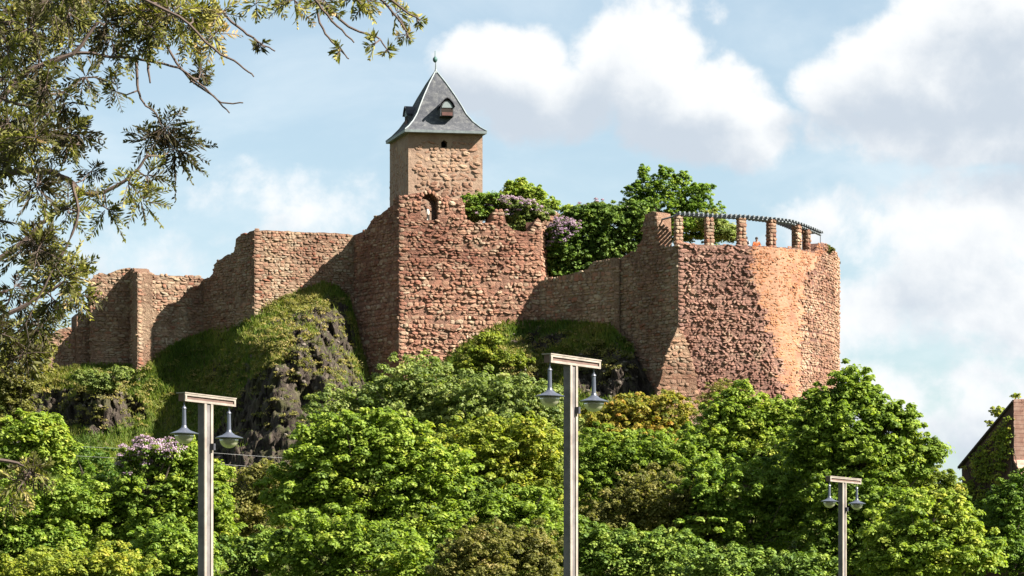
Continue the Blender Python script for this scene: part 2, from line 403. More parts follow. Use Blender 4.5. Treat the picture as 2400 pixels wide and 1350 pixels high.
def build_hill():
    pxs = list(np.arange(-900, 40, 40)) + list(np.arange(40, 1620, 3.2)) + list(np.arange(1620, 3300, 40))
    vs = [(i / 150) ** 1.25 for i in range(151)]
    rows = []; tint = []
    back = [(90, -30.), (60, -6.), (25, .3), (4, .4)]
    V = []
    for px in pxs:
        px = float(px)
        pb, Yw = interp(BASE, px)
        zb = (HZ - pb) / F * Yw
        for dy, dz in back:
            z = zb + dz if dz > -20 else -6.0
            V.append(((px - 1200) / F * (Yw + dy), Yw + dy, z)); tint.append(0.)
        for v in vs:
            py, Y = hillY(px, v)
            p = P3(px, py, Y)
            r = rockmask(px, py) + .55 * (noise.fractal(p * .22, .9, 2.1, 4))
            r = min(1., max(0., (r - .22) / .35))
            n1 = noise.fractal(p * .45, .8, 2.1, 5); n2 = noise.ridged_multi_fractal(p * Vector((.38, .38, .22)), .9, 2.1, 5, 1., 2.) - 1.2
            k = min(1., v * 22)
            if r > .02:
                q3 = Vector((p.x * .50 + n1 * .5, p.y * .50, p.z * .42 + n1 * .3)); f_, _ = noise.voronoi(q3); f2_, _ = noise.voronoi(q3 * 2.7)
                n2 = n2 * .6 + (.55 - f_[0]) * 1.2 + (.5 - f2_[0]) * .7 + (-.3 if f_[1] - f_[0] < .07 else 0)
            d = (n1 * .45 + r * n2 * 1.0) * k
            p.y -= d * .9; p.z += d * (.30 + .1 * r) + (noise.fractal(p * .9, .8, 2., 3)) * .25 * k
            V.append(tuple(p)); tint.append(r)
    nr = len(vs) + len(back)
    nc = len(pxs)
    I = []
    for c in range(nc - 1):
        a = c * nr + np.arange(nr - 1); b = (c + 1) * nr + np.arange(nr - 1)
        I.append(np.stack([a, a + 1, b + 1, b], 1).ravel())
    me = np_mesh('hill', np.array(V), 4, M_HILL, np.array(tint), np.concatenate(I))
    smooth(me)
    o = link('hill', me); o['kind'] = 'structure'
    return o, V, tint, nr
def hill_mat():
    m, t = newmat('rock_and_turf')
    P = t.node('ShaderNodeNewGeometry').outputs['Position']
    r = t.node('ShaderNodeAttribute', dict(attribute_name='tint')).outputs['Fac']
    n1 = t.noise(P, .55, 5, .6, .3); n2 = t.noise(P, 2.3, 6, .65, .2)
    gr = t.ramp(n2, [(.25, (.035, .055, .012)), (.48, (.085, .115, .022)), (.6, (.14, .155, .035)), (.78, (.24, .19, .085))])
    gr = t.mix(t.m('MULTIPLY', t.ss(n1, .52, .7), .6), gr, (.22, .15, .08))
    st = t.node('ShaderNodeMapping', Vector=P); st.inputs['Scale'].default_value = (1.6, 1.6, .45)
    n3 = t.noise(st.outputs[0], 1.3, 8, .72, .5)
    rk = t.ramp(n3, [(.30, (.016, .012, .010)), (.46, (.050, .038, .031)), (.58, (.10, .080, .062)), (.70, (.22, .18, .13))])
    rk = t.mix(t.m('MULTIPLY', t.ss(n1, .5, .64), .5), rk, (.085, .09, .03))
    nz_ = t.node('ShaderNodeSeparateXYZ', _0=t.node('ShaderNodeNewGeometry').outputs['True Normal']).outputs[2]
    f = t.ss(t.m('ADD', t.m('SUBTRACT', r, t.m('MULTIPLY', t.ss(nz_, .45, .85), .55)), t.m('MULTIPLY', t.m('SUBTRACT', n2, .5), 1.2)), .28, .55)
    col = t.mix(f, gr, rk)
    h = t.m('ADD', n3, t.m('MULTIPLY', t.noise(P, 6., 5, .65), .35))
    finish(t, col, .95, h, .9, .5, spec=.12)
    return m
M_HILL = hill_mat()
hill, HV, HT, HNR = build_hill()

def ground_mat():
    m, t = newmat('meadow')
    P = t.node('ShaderNodeNewGeometry').outputs['Position']
    c = t.ramp(t.noise(P, .3, 8, .65), [(.3, (.035, .055, .015)), (.55, (.075, .10, .025)), (.75, (.12, .13, .04))])
    finish(t, c, .95, t.noise(P, 5, 5), .7, .1, spec=.1); return m
gb = MB(); R = 3500
gb.add([(-R, -R, -1.75), (R, -R, -1.75), (R, R, -1.75), (-R, R, -1.75)], [(0, 1, 2, 3)])
gnd = gb.build('ground', ground_mat()); gnd['kind'] = 'structure'

# ------------------------------------------------------------------ masonry
rs = random.Random(11)
def stone_shape(i):
    r = random.Random(100 + i); n = 7; vs = []
    th0 = r.random(); sq = r.uniform(.55, .85)
    ang = [(k + r.uniform(-.28, .28)) * 2 * math.pi / n + th0 for k in range(n)]
    base = []
    for a in ang:
        c, s_ = math.cos(a), math.sin(a)
        q = (abs(c) ** 3.0 + abs(s_) ** 3.0) ** (-1 / 3.0) * .5 * r.uniform(.86, 1.04)
        base.append((c * q, s_ * q))
    sx, sy = r.uniform(-.08, .08), r.uniform(-.1, .1)
    for b, k in ((-.6, 1.02), (.45, .97), (1., .66)):
        for (x, y) in base: vs.append((x * k + (sx if b == 1. else 0), -b * (1 + (r.uniform(-.25, .25) if b == 1. else 0)), y * k + (sy if b == 1. else 0)))
    vs.append((sx, -1.08, sy))
    fs = []
    for j in range(2):
        for k in range(n): k2 = (k + 1) % n; fs.append((j * n + k, j * n + k2, (j + 1) * n + k2, (j + 1) * n + k))
    for k in range(n): fs.append((2 * n + k, 2 * n + (k + 1) % n, 3 * n))
    return vs, fs
SH = [stone_shape(i) for i in range(16)]
SHN = [(np.array(v), f) for v, f in SH]
_stone_me = {}
def stone_mesh(i, mat):
    k = (i, mat.name)
    if k not in _stone_me:
        b = MB(); b.add(SH[i][0], SH[i][1], 0, rs.random()); _stone_me[k] = b.mesh('stone', mat)
    return _stone_me[k]

class Path:
    """plan polyline (x, y); maps (s, z, out) to space, out = metres proud of the face towards the viewer"""
    def __init__(s, pts):
        s.p = [Vector(q) for q in pts]; s.L = [0.]
        for a, b in zip(s.p, s.p[1:]): s.L.append(s.L[-1] + (b - a).length)
        s.len = s.L[-1]
    def seg(s, u):
        for i in range(len(s.p) - 1):
            if u <= s.L[i + 1] or i == len(s.p) - 2: return i
    def at(s, u):
        i = s.seg(u); k = (u - s.L[i]) / (s.L[i + 1] - s.L[i]); return s.p[i].lerp(s.p[i + 1], k)
    def frame(s, u):
        i = s.seg(u); d = (s.p[i + 1] - s.p[i]).normalized()
        if len(s.p) > 2:
            k = (u - s.L[i]) / (s.L[i + 1] - s.L[i])
            def dd(j):
                j0 = max(0, j - 1); j1 = min(len(s.p) - 1, j + 1); return (s.p[j1] - s.p[j0]).normalized()
            d = dd(i).lerp(dd(i + 1), k).normalized()
        return d, Vector((d.y, -d.x))
    def pos(s, u, z, out=0.):
        q = s.at(u); d, n = s.frame(u); return Vector((q.x + n.x * out, q.y + n.y * out, z))
    def s_of_px(s, px):
        k = (px - 1200) / F
        for i in range(len(s.p) - 1):
            a, b = s.p[i], s.p[i + 1]
            fa, fb = a.x - k * a.y, b.x - k * b.y
            if fa * fb <= 1e-9 or i == len(s.p) - 2:
                t = fa / (fa - fb) if abs(fa - fb) > 1e-9 else 0.
                if -.3 <= t <= 1.0001 or i == len(s.p) - 2: return s.L[i] + max(-.1, min(t, 1.)) * (s.L[i + 1] - s.L[i])
        return 0.
    def z_of(s, px, py):
        u = s.s_of_px(px); q = s.at(u); return u, (HZ - py) / F * q.y

def inpoly(x, y, poly):
    c = False; j = len(poly) - 1
    for i in range(len(poly)):
        xi, yi = poly[i]; xj, yj = poly[j]
        if (yi > y) != (yj > y) and x < (xj - xi) * (y - yi) / (yj - yi) + xi: c = not c
        j = i
    return c
def jag(top, step=.4, amp=.13, seed=1):
    r = random.Random(seed); out = [top[0]]
    for a, b in zip(top, top[1:]):
        L = math.hypot(b[0] - a[0], b[1] - a[1]); n = max(1, int(L / step))
        for i in range(1, n + 1):
            k = i / n; x = a[0] + (b[0] - a[0]) * k; z = a[1] + (b[1] - a[1]) * k
            if i < n: z += r.uniform(-amp, amp); x += r.uniform(-.3, .3) * step * .5
            else: z += r.uniform(-amp, amp) * .5
            out.append((x, z))
    # keep s increasing
    for i in range(1, len(out)):
        if out[i][0] <= out[i - 1][0]: out[i] = (out[i - 1][0] + .02, out[i][1])
    return out

def masonry(parent, path, top_px, zbot, mats, quoin=False, thick=1.2, stones=(.5, .27), proud=(.02, .12), seed=1, holes=(), skip=None, gap=1.0, amp=.13, nobj=300, smin=0., smax=0., zmin=None, part='wall', curved=False, tilt=.14, miss=.12, jagstep=.4, topstones=True):
    r = random.Random(seed)
    top = [path.z_of(px, py) for px, py in top_px]
    top[0] = (0., top[0][1]); top[-1] = (path.len, top[-1][1])
    topj = jag(top, jagstep, amp, seed)
    topj[0] = (0., topj[0][1]); topj[-1] = (path.len, topj[-1][1])
    poly = [(0., zbot)] + topj + [(path.len, zbot)]
    hol = [[path.z_of(px, py) for px, py in h] for h in holes]
    b = MB()
    if not curved:
        loops = [[Vector((x, z, 0)) for x, z in poly]] + [[Vector((x, z, 0)) for x, z in h] for h in hol]
        tr = tessellate_polygon(loops)
        flat = [q for l in loops for q in l]
        fr = [path.pos(q.x, q.y, 0.) for q in flat]; bk = [path.pos(q.x, q.y, -thick) for q in flat]
        n = len(flat); fs = []
        for a, c, d in tr:
            nn = (fr[c] - fr[a]).cross(fr[d] - fr[a]); outn = path.frame(0)[1]
            if nn.x * outn.x + nn.y * outn.y < 0: a, c, d = d, c, a
            fs.append((a, c, d)); fs.append((n + d, n + c, n + a))
        o = 0
        for l in loops:
            for i in range(len(l)):
                j = (i + 1) % len(l); fs.append((o + i, o + j, n + o + j, n + o + i))
            o += len(l)
        b.add(fr + bk, fs)
        me = b.mesh(part, mats[1])
        bm = bmesh.new(); bm.from_mesh(me); bmesh.ops.recalc_face_normals(bm, faces=bm.faces); bm.to_mesh(me); bm.free()
    else:
        vs = []; fs = []
        xs = sorted(set([q[0] for q in topj] + list(np.linspace(0, path.len, int(path.len / .3)))))
        def zt(x):
            for a, c in zip(topj, topj[1:]):
                if x <= c[0]: return a[1] + (c[1] - a[1]) * (x - a[0]) / (c[0] - a[0])
            return topj[-1][1]
        for x in xs:
            vs += [path.pos(x, zbot), path.pos(x, zt(x)), path.pos(x, zt(x), -thick), path.pos(x, zbot, -thick)]
        for i in range(len(xs) - 1):
            a = i * 4; c = a + 4
            fs += [(a, c, c + 1, a + 1), (a + 1, c + 1, c + 2, a + 2), (a + 2, c + 2, c + 3, a + 3)]
        fs += [(0, 1, 2, 3), tuple((len(xs) - 1) * 4 + k for k in (3, 2, 1, 0))]
        b.add(vs, fs); me = b.mesh(part, mats[1])
        uv = me.uv_layers.new(name='UVMap')
    w_ = link(part, me, parent)
    # stones
    sw, sh = stones; lst = []
    z0 = zbot if zmin is None else zmin
    if quoin:
        zq = z0; alt = 0
        while zq < topj[0][1] - .1 or zq < topj[1][1] - .2:
            hq = r.uniform(.22, .36); wq = (r.uniform(.6, .8) if alt else r.uniform(.34, .48)); alt = not alt
            lst.append((5. + wq, wq * .5 + .02, zq + hq / 2, wq * 1.04, hq * .98, r.uniform(.04, .08), r.gauss(0, .02), r.randrange(16), r.random())); zq += hq
        smin = max(smin, .5)
    z = z0 + sh * .5; zmax = max(q[1] for q in topj)
    row = 0
    while z < zmax + sh * .4:
        s_ = smin - sw * r.random(); hrow = sh * r.uniform(.75, 1.2) * (1.5 if r.random() < .13 else 1.)
        while s_ < path.len - smax:
            ww = sw * (r.uniform(.45, 1.0) if r.random() < .65 else r.uniform(1., 1.75)); hh = hrow * r.uniform(.75, 1.25)
            c = s_ + ww / 2; zz = z + r.uniform(-.06, .06) * sh * 4 * .5
            s_ += ww * gap
            if c < smin or c > path.len - smax or c < ww * .28 or c > path.len - ww * .28: continue
            if not inpoly(c, zz + (0 if topstones else sh), poly): continue
            if any(inpoly(c + a, zz + e, h) for h in hol for a in (-.3 * ww, 0, .3 * ww) for e in (-.3 * hh, .3 * hh)): continue
            q = path.pos(c, zz)
            ppx = 1200 + F * q.x / q.y; ppy = HZ - F * zz / q.y
            if skip and skip(ppx, ppy): continue
            if r.random() < miss + .35 * max(0., noise.noise(Vector((c * .45, zz * .45, seed)))): continue
            # each stone: size, how proud it sits, a slight lean
            big = ww * hh * r.uniform(.8, 1.2)
            lst.append((big, c, zz, ww * .98, hh * 1.0, proud[0] + (proud[1] - proud[0]) * r.random() ** 1.6, r.gauss(0, tilt), r.randrange(16), r.random()))
        z += hrow; row += 1
    lst.sort(reverse=True)
    vis = [q for q in lst]
    acc = MB()
    po = Vector((0, 0, 0)); q_ = parent
    while q_ is not None: po += q_.location; q_ = q_.parent
    for i, (bg_, c, zz, ww, hh, pr, tl, si, ti) in enumerate(vis):
        d, n = path.frame(c); base = path.pos(c, zz)
        D = Vector((d.x, d.y, 0)); N = Vector((n.x, n.y, 0)); Z = Vector((0, 0, 1))
        A = (D * math.cos(tl) + Z * math.sin(tl)); C = (-D * math.sin(tl) + Z * math.cos(tl))
        if i < nobj:
            o = bpy.data.objects.new('stone', stone_mesh(si, mats[0])); COL.objects.link(o); o.parent = parent
            M = Matrix(((A.x * ww, -N.x * pr, C.x * hh, base.x - po.x), (A.y * ww, -N.y * pr, C.y * hh, base.y - po.y), (A.z * ww, -N.z * pr, C.z * hh, base.z - po.z), (0, 0, 0, 1)))
            o.matrix_local = M
        else:
            v = SHN[si][0]
            V = np.outer(v[:, 0] * ww, A) + np.outer(-v[:, 1] * pr, N) + np.outer(v[:, 2] * hh, C) + np.array(base)
            acc.add(V.tolist(), SHN[si][1], 0, ti)
    if acc.v:
        o = acc.build('rubble', mats[0], parent); o['kind'] = 'stuff'
    return w_

REDS = (M_RED, M_REDM); TANS = (M_TAN, M_TANM); PALES = (M_PALE, M_PALEM)

# --- left curtain walls (each zigzag run is a wall of its own)
def wall_thing(name, label, px0, Y0, cat='wall'):
    q = PL(px0, Y0); return thing(name, label, cat, (q.x, q.y, 10))
Z0 = 8.0
t = wall_thing('curtain_wall', 'low tan stone wall stub at the far left end of the castle, half in shade', 150, 243.5)
masonry(t, Path([PL(112, 243.6), PL(182, 244.4)]), [(112, 800), (122, 782), (140, 772), (165, 768), (182, 770)], Z0, TANS, stones=(.40, .19), seed=21, nobj=120)
t = wall_thing('curtain_wall', 'narrow tan stone pier beside the far left wall stub', 195, 244)
masonry(t, Path([PL(180, 244.), PL(214, 244.6)]), [(180, 742), (190, 735), (214, 737)], Z0, TANS, stones=(.40, .19), seed=22, nobj=100)
t = wall_thing('curtain_wall', 'tan stone curtain wall crossed by a diagonal shadow, leftmost of the tall walls', 260, 243)
masonry(t, Path([PL(213, 243.6), PL(306, 244.2)]), [(213, 655), (225, 645), (262, 638), (290, 628), (306, 627)], Z0, TANS, stones=(.40, .19), seed=23)
masonry(t, Path([PL(206, 246.), PL(213.5, 243.6)]), [(206, 668), (213, 655)], Z0, TANS, stones=(.40, .19), seed=24, nobj=20)
t = wall_thing('curtain_wall', 'sunlit tan stone wall between its dark left corner and the stepped shaded wall', 400, 242)
masonry(t, Path([PL(303, 244.6), PL(322, 240.9)]), [(303, 630), (312, 632), (322, 641)], Z0, TANS, stones=(.40, .19), seed=25)
masonry(t, Path([PL(322, 240.9), PL(478, 243.2)]), [(322, 641), (345, 642), (370, 646), (420, 648), (445, 646), (478, 655)], Z0, TANS, stones=(.40, .18), quoin=True, seed=26)
t = wall_thing('curtain_wall', 'shaded wall with a stepped top climbing to the tall tan corner', 530, 240)
masonry(t, Path([PL(474, 243.2), PL(596, 237.8)]), [(474, 655), (490, 652), (499, 640), (503, 618), (520, 606), (548, 590), (553, 560), (570, 548), (585, 543), (596, 539)], Z0, TANS, stones=(.40, .19), seed=27, amp=.08)
t = wall_thing('curtain_wall', 'tall sunlit curtain wall with a straight flat top above the grassy crag', 710, 239)
masonry(t, Path([PL(596, 237.8), PL(832, 240.3)]), [(596, 539), (640, 540), (700, 543), (760, 545), (800, 547), (832, 552)], Z0, TANS, stones=(.40, .18), seed=28, quoin=True, amp=.05)
t = wall_thing('curtain_wall', 'dark shaded red wall rising to the corner of the big ruin', 880, 237)
masonry(t, Path([PL(829, 240.3), PL(935, 235.)]), [(829, 551), (845, 546), (858, 538), (868, 522), (885, 505), (900, 497), (912, 487), (922, 480), (927, 463), (935, 459)], 4., REDS, stones=(.46, .22), seed=29, amp=.1)

# --- the big ruin block with the arched opening
ruin = wall_thing('ruined_gatehouse', 'broad ruined red rubble wall with an arched opening, in front of the tower', 1100, 236, 'ruin')
arch = [(986, 516)] + [(1006 + 20 * math.cos(a), 476 - 22 * math.sin(a)) for a in np.linspace(math.pi, 0, 9)] + [(1026, 516)]
arch2 = [(1068 + 0, 0)]
kp = Path([PL(935, 235.), PL(1268, 237.1)])
rtop = [(935, 457), (965, 453), (985, 452), (1003, 447), (1020, 450), (1032, 460), (1050, 463), (1082, 464), (1088, 480), (1092, 512), (1105, 522), (1130, 524), (1150, 522), (1155, 500), (1162, 490), (1180, 494),
        (1186, 520), (1200, 538), (1225, 545), (1246, 540), (1252, 520), (1260, 512), (1268, 520)]
masonry(ruin, kp, rtop, 2., REDS, thick=3.0, stones=(.44, .19), proud=(.02, .18), seed=31, quoin=True, holes=[arch], amp=.16, tilt=.2)
masonry(ruin, Path([PL(1268, 237.1), PL(1285, 239.5)]), [(1268, 520), (1276, 545), (1285, 560)], 2., REDS, seed=32, stones=(.46, .22), nobj=40)
# voussoirs round the arch
vb = []
for i, a in enumerate(np.linspace(math.pi * .98, 0.02, 9)):
    px, py = 1006 + 24 * math.cos(a), 476 - 26 * math.sin(a)
    u, z = kp.z_of(px, py); p = kp.pos(u, z, 0)
    d, n = kp.frame(u); rr = a - math.pi / 2
    D = Vector((d.x, d.y, 0)); N = Vector((n.x, n.y, 0)); Z = Vector((0, 0, 1))
    A = D * math.cos(rr) + Z * math.sin(rr); C = -D * math.sin(rr) + Z * math.cos(rr)
    o = bpy.data.objects.new('arch_stone', stone_mesh(i % 16, M_RED)); COL.objects.link(o); o.parent = ruin
    pp = p - ruin.location
    o.matrix_local = Matrix(((A.x * .27, -N.x * .1, C.x * .34, pp.x), (A.y * .27, -N.y * .1, C.y * .34, pp.y), (A.z * .27, -N.z * .1, C.z * .34, pp.z), (0, 0, 0, 1)))
# broken cross walls seen behind the ruin's lower right top
t = wall_thing('rubble_heap', 'heap of loose rubble on the right end of the big ruin under the lilacs', 1290, 240, 'rubble')
masonry(t, Path([PL(1240, 240.6), PL(1345, 241.8)]), [(1240, 520), (1262, 500), (1290, 496), (1312, 502), (1330, 520), (1345, 545)], 18., TANS, stones=(.5, .3), proud=(.1, .4), seed=33, tilt=.5, nobj=120)
# pale block in the arch
b = MB(); c = P3(1003, 498, 235.9); b.add([(c.x + v[0] * .3, c.y - .2 + v[1] * .1, c.z + v[2] * .5) for v in SH[3][0]], SH[3][1]); b.box((c.x, c.y + .1, c.z - .35), .22, .25, .5, .2, taper=.7)
tag(b.build('pale_stone', M_PALESTONE), 'small whitish stone standing in the arched opening of the ruin', 'stone')

# --- tower
tower = thing('tower', 'square stone tower with a steep slate roof and copper finial', 'tower', (PL(1022, 244).x, 244, 22))
TA, TB, TL_ = PL(957, 241.), PL(1131, 241.9), PL(913.5, 246.6)
TBK = TB + (TL_ - TA)
win = [(1034, 346), (1034, 333), (1041, 328), (1048, 333), (1048, 346)]
def tskip(px, py): return px < 973 or py < 330 or (px > 1112 and random.random() < .6)
masonry(tower, Path([TA, TB]), [(957, 305), (1131, 310)], 18., (M_TOWER, M_PLASTER), thick=.9, stones=(.5, .24), proud=(.02, .10), seed=41, holes=[win], amp=0.0, skip=tskip, tilt=.25, gap=1.12, topstones=False, jagstep=2.)
masonry(tower, Path([TL_, TA]), [(913.5, 332), (957, 305)], 18., (M_TOWER, M_PLASTER), thick=.9, stones=(.5, .24), proud=(.01, .04), seed=42, amp=0.0, skip=lambda a, b: b < 345, gap=1.7, topstones=False, jagstep=2., nobj=60)
bk = MB()
zt = (HZ - 308) / F * 241.
vs = [(TB.x, TB.y, 18), (TBK.x, TBK.y, 18), (TL_.x, TL_.y, 18), (TB.x, TB.y, zt), (TBK.x, TBK.y, zt), (TL_.x, TL_.y, zt)]
bk.add(vs, [(0, 1, 4, 3), (1, 2, 5, 4)]); bk.build('wall', M_PLASTER, tower)
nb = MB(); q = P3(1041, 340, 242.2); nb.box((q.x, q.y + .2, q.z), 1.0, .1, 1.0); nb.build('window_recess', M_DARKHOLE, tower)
E = [P3(949, 303.5, 240.2), P3(1141, 311, 241.2), None, P3(904.5, 328.5, 246.4)]
ez = E[0].z
for i in (1, 3): E[i].z = ez
E[2] = E[1] + (E[3] - E[0])
Cc = (E[0] + E[1] + E[2] + E[3]) / 4
rings = []
for k, z in ((0., 0.), (.12, .32), (.27, .85), (.40, 1.5), (.48, 2.1), (.62, 3.05), (.80, 4.15), (.985, 5.15)):
    rings.append([e.lerp(Cc, k) + Vector((0, 0, z)) for e in E])
apex = Cc + Vector((0, 0, 5.25))
rb = MB(); vs = []; fs = []
for rg in rings: vs += rg
for i in range(len(rings) - 1):
    for k in range(4): k2 = (k + 1) % 4; fs.append((i * 4 + k, i * 4 + k2, i * 4 + 4 + k2, i * 4 + 4 + k))
vs.append(apex); n = len(vs) - 1
for k in range(4): fs.append(((len(rings) - 1) * 4 + k, (len(rings) - 1) * 4 + (k + 1) % 4, n))
rb.add(vs, fs)
roof = rb.build('roof', M_SLATE, tower)
eb = MB(); lo = [e.lerp(Cc, -.006) + Vector((0, 0, .02)) for e in E]; l2 = [e.lerp(Cc, 0.) + Vector((0, 0, -.17)) for e in E]; l3 = [e.lerp(Cc, .16) + Vector((0, 0, -.17)) for e in E]
eb.add(lo + l2 + l3, [(k + 4, (k + 1) % 4 + 4, (k + 1) % 4, k) for k in range(4)] + [(k + 8, (k + 1) % 4 + 8, (k + 1) % 4 + 4, k + 4) for k in range(4)])
eb.build('eave', M_LEAD, tower)
hb = MB()
for k in range(4): hb.tube([rg[k] + Vector((0, 0, .03)) for rg in rings] + [apex], .06, 5)
hb.build('ridge_capping', M_LEAD, roof)
fb = MB(); fb.lathe(apex + Vector((0, 0, -.2)), [(.16, 0), (.07, .3), (.05, .75), (.04, .9)], 10); fb.build('finial', M_LEAD, tower)
fb = MB(); fb.lathe(apex + Vector((-.06, 0, .62)), [(.02, 0), (.12, .07), (.19, .2), (.17, .36), (.08, .46), (.03, .52), (.025, .9), (.0, 1.0)], 12)
fb.build('copper_ball', M_COPPER, tower, sm=True)
# dormers
def dormer(c, wd, hh, dirx, diry, dep):
    """arched-gable dormer: c = foot centre of its front, (dirx, diry) outward direction"""
    N = Vector((dirx, diry, 0)).normalized(); D = Vector((-N.y, N.x, 0)); Z = Vector((0, 0, 1))
    prof = [(-.5, 0), (-.5, .5), (-.36, .74), (-.16, .93), (0, 1.), (.16, .93), (.36, .74), (.5, .5), (.5, 0)]
    b = MB(); fr = [c + D * (x * wd) + Z * (z * hh) for x, z in prof]; bkk = [p - N * dep for p in fr]; n = len(prof)
    b.add(fr + bkk, [(i, i + 1, n + i + 1, n + i) for i in range(n - 1)] + [tuple(range(n))])
    d = b.build('dormer', M_SLATE, tower)
    b = MB(); o = []
    pr2 = [(x * 1.16, z * 1.06 + .0) for x, z in prof[1:-1]]
    f1 = [c + N * .16 + D * (x * wd) + Z * (z * hh + .03) for x, z in pr2]; f2 = [p - N * (dep + .16) for p in f1]; f3 = [p + Z * .07 for p in f1]; f4 = [p + Z * .07 for p in f2]; m_ = len(pr2)
    b.add(f1 + f2 + f3 + f4, [(i, m_ + i, m_ + i + 1, i + 1) for i in range(m_ - 1)] + [(2 * m_ + i, 2 * m_ + i + 1, 3 * m_ + i + 1, 3 * m_ + i) for i in range(m_ - 1)] + [(i, i + 1, 2 * m_ + i + 1, 2 * m_ + i) for i in range(m_ - 1)])
    b.build('dormer_roof', M_IRON, d)
    b = MB(); f = [c + N * .012 + D * (x * wd * .86) + Z * (.05 + z * hh * .45) for x, z in ((-.5, 0), (.5, 0), (.5, 1), (-.5, 1))]; b.add(f, [(0, 1, 2, 3)]); b.build('louvre_opening', M_DARKHOLE, d)
    b = MB(); f = [c + N * .05 + D * (x * wd) + Z * (z * hh) for x, z in ((-.42, .5), (.42, .5), (.30, .72), (.14, .86), (-.14, .86), (-.30, .72))]; b.add(f, [tuple(range(6))]); b.build('gable_panel', M_LEAD, d)
    b = MB(); f = [c + N * .04 + D * (x * wd * .8) + Z * (.04 + z * hh * .2) for x, z in ((-.5, 0), (.5, 0), (.5, 1), (-.5, 1))]; b.add(f, [(0, 1, 2, 3)]); b.build('sill_board', simple('dormer_red_board', (.13, .06, .05), .8), d)
fd = (E[1] - E[0]).normalized(); ld = (E[0] - E[3]).normalized()
c = P3(1048, 272, 240.9); dormer(c, 1.05, 1.3, fd.y, -fd.x, 1.7)
mid = E[3].lerp(E[0], .42); c = mid.lerp(Cc, .30) + Vector((0, 0, .95)); dormer(c, 1.1, 1.3, ld.y, -ld.x, 1.5)

# --- mid wall (shaded return between ruin and bastion)
t = wall_thing('inner_wall', 'long shaded grey wall with a rising top between the ruin and the bastion', 1340, 234)
masonry(t, Path([PL(1258, 237.3), PL(1440, 231.7)]), [(1258, 660), (1290, 652), (1330, 644), (1375, 634), (1384, 620), (1400, 612), (1425, 606), (1440, 604)], 8., TANS, stones=(.46, .22), seed=51, amp=.04)
masonry(t, Path([PL(1440, 231.7), PL(1452, 231.9)]), [(1440, 604), (1452, 607)], 8., PALES, stones=(.4, .25), seed=52, amp=.03, nobj=30)

# --- bastion
bast = wall_thing('bastion', 'huge rounded red bastion with an orange brick patch, right end of the castle', 1760, 230, 'bastion')
bp = Path([PL(1590, 227.)] + [PL(a, b_) for a, b_ in ((1680, 227.5), (1770, 228.1), (1825, 228.9), (1868, 230.1), (1902, 231.7), (1930, 233.6), (1950, 235.8), (1962, 238.5), (1966, 242))])
def zc(px, dz=0.):
    u = bp.s_of_px(px); q = bp.at(u); return (px, HZ - F * (27.68 + dz) / q.y)
def patch(px, py):
    l = interp([(560, 1756), (600, 1762), (700, 1782), (800, 1808), (900, 1838), (960, 1850)], py)[0]
    r = interp([(560, 1935), (600, 1922), (640, 1892), (720, 1882), (800, 1874), (960, 1872)], py)[0]
    n_ = 26 * noise.noise(Vector((px * .05, py * .05, 2)))
    return l + n_ + 5 * math.sin(py * .21) < px < r + n_ * .8 + 5 * math.sin(py * .3 + 1)
btop = [zc(1590, .05), zc(1650), zc(1720), zc(1780), zc(1840, .05), zc(1880, .05), zc(1912, .1), zc(1918, .75), zc(1935, .9), zc(1950, .6), zc(1960, .55), zc(1964, .5), zc(1966, .4)]
def lskip(px, py): return patch(px, py) or px > 1868
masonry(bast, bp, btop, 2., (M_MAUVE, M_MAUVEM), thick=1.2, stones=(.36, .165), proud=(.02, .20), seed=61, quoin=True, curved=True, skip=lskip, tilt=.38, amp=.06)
# right-hand paler stones
class Sub: pass
def stones_only(parent, path, top_px, zbot, mats, **k):
    n0 = set(o.name for o in parent.children); w_ = masonry(parent, path, top_px, zbot, mats, **k); bpy.data.objects.remove(w_)
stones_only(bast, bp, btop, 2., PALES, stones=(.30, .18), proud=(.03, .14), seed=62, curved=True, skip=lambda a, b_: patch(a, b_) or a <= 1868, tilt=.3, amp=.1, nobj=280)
# brick facing inside the patch, proud of the rubble core
pb_ = MB(); uvs = []; vs = []; fs = []
us = np.linspace(bp.s_of_px(1745), bp.s_of_px(1936), 70); zs = np.linspace(13., 27.6, 110)
ok = {}
for i, u in enumerate(us):
    for j, z in enumerate(zs):
        d = .015 + .02 * noise.fractal(Vector((u * .7, z * .7, 3)), .8, 2., 4)
        vs.append(bp.pos(u, z, d)); uvs.append((u, z))
for i in range(len(us) - 1):
    for j in range(len(zs) - 1):
        c = bp.pos((us[i] + us[i + 1]) / 2, (zs[j] + zs[j + 1]) / 2); a, b_ = 1200 + F * c.x / c.y, HZ - F * c.z / c.y
        if patch(a, b_): fs.append((i * 110 + j, (i + 1) * 110 + j, (i + 1) * 110 + j + 1, i * 110 + j + 1))
pb_.add(vs, fs); me = pb_.mesh('brick_facing', M_BRICK, True); uvl = me.uv_layers.new(name='UVMap')
li = np.zeros(len(me.loops), dtype=np.int32); me.loops.foreach_get('vertex_index', li)
uvl.data.foreach_set('uv', np.array(uvs, dtype=np.float32)[li].ravel())
link('brick_facing', me, bast)
M_ORB = stone_mat('orange_brick', [(.45, .205, .105), (.52, .26, .135), (.41, .18, .095), (.55, .31, .18), (.48, .235, .12)], stain=.2, palek=.18)
stones_only(bast, bp, btop, 2., (M_ORB, M_BRICK), stones=(.30, .125), proud=(.01, .07), seed=66, curved=True, skip=lambda a, b_: not patch(a + 9 * math.sin(b_ * .7), b_) or False, tilt=.03, amp=.06, miss=.16)
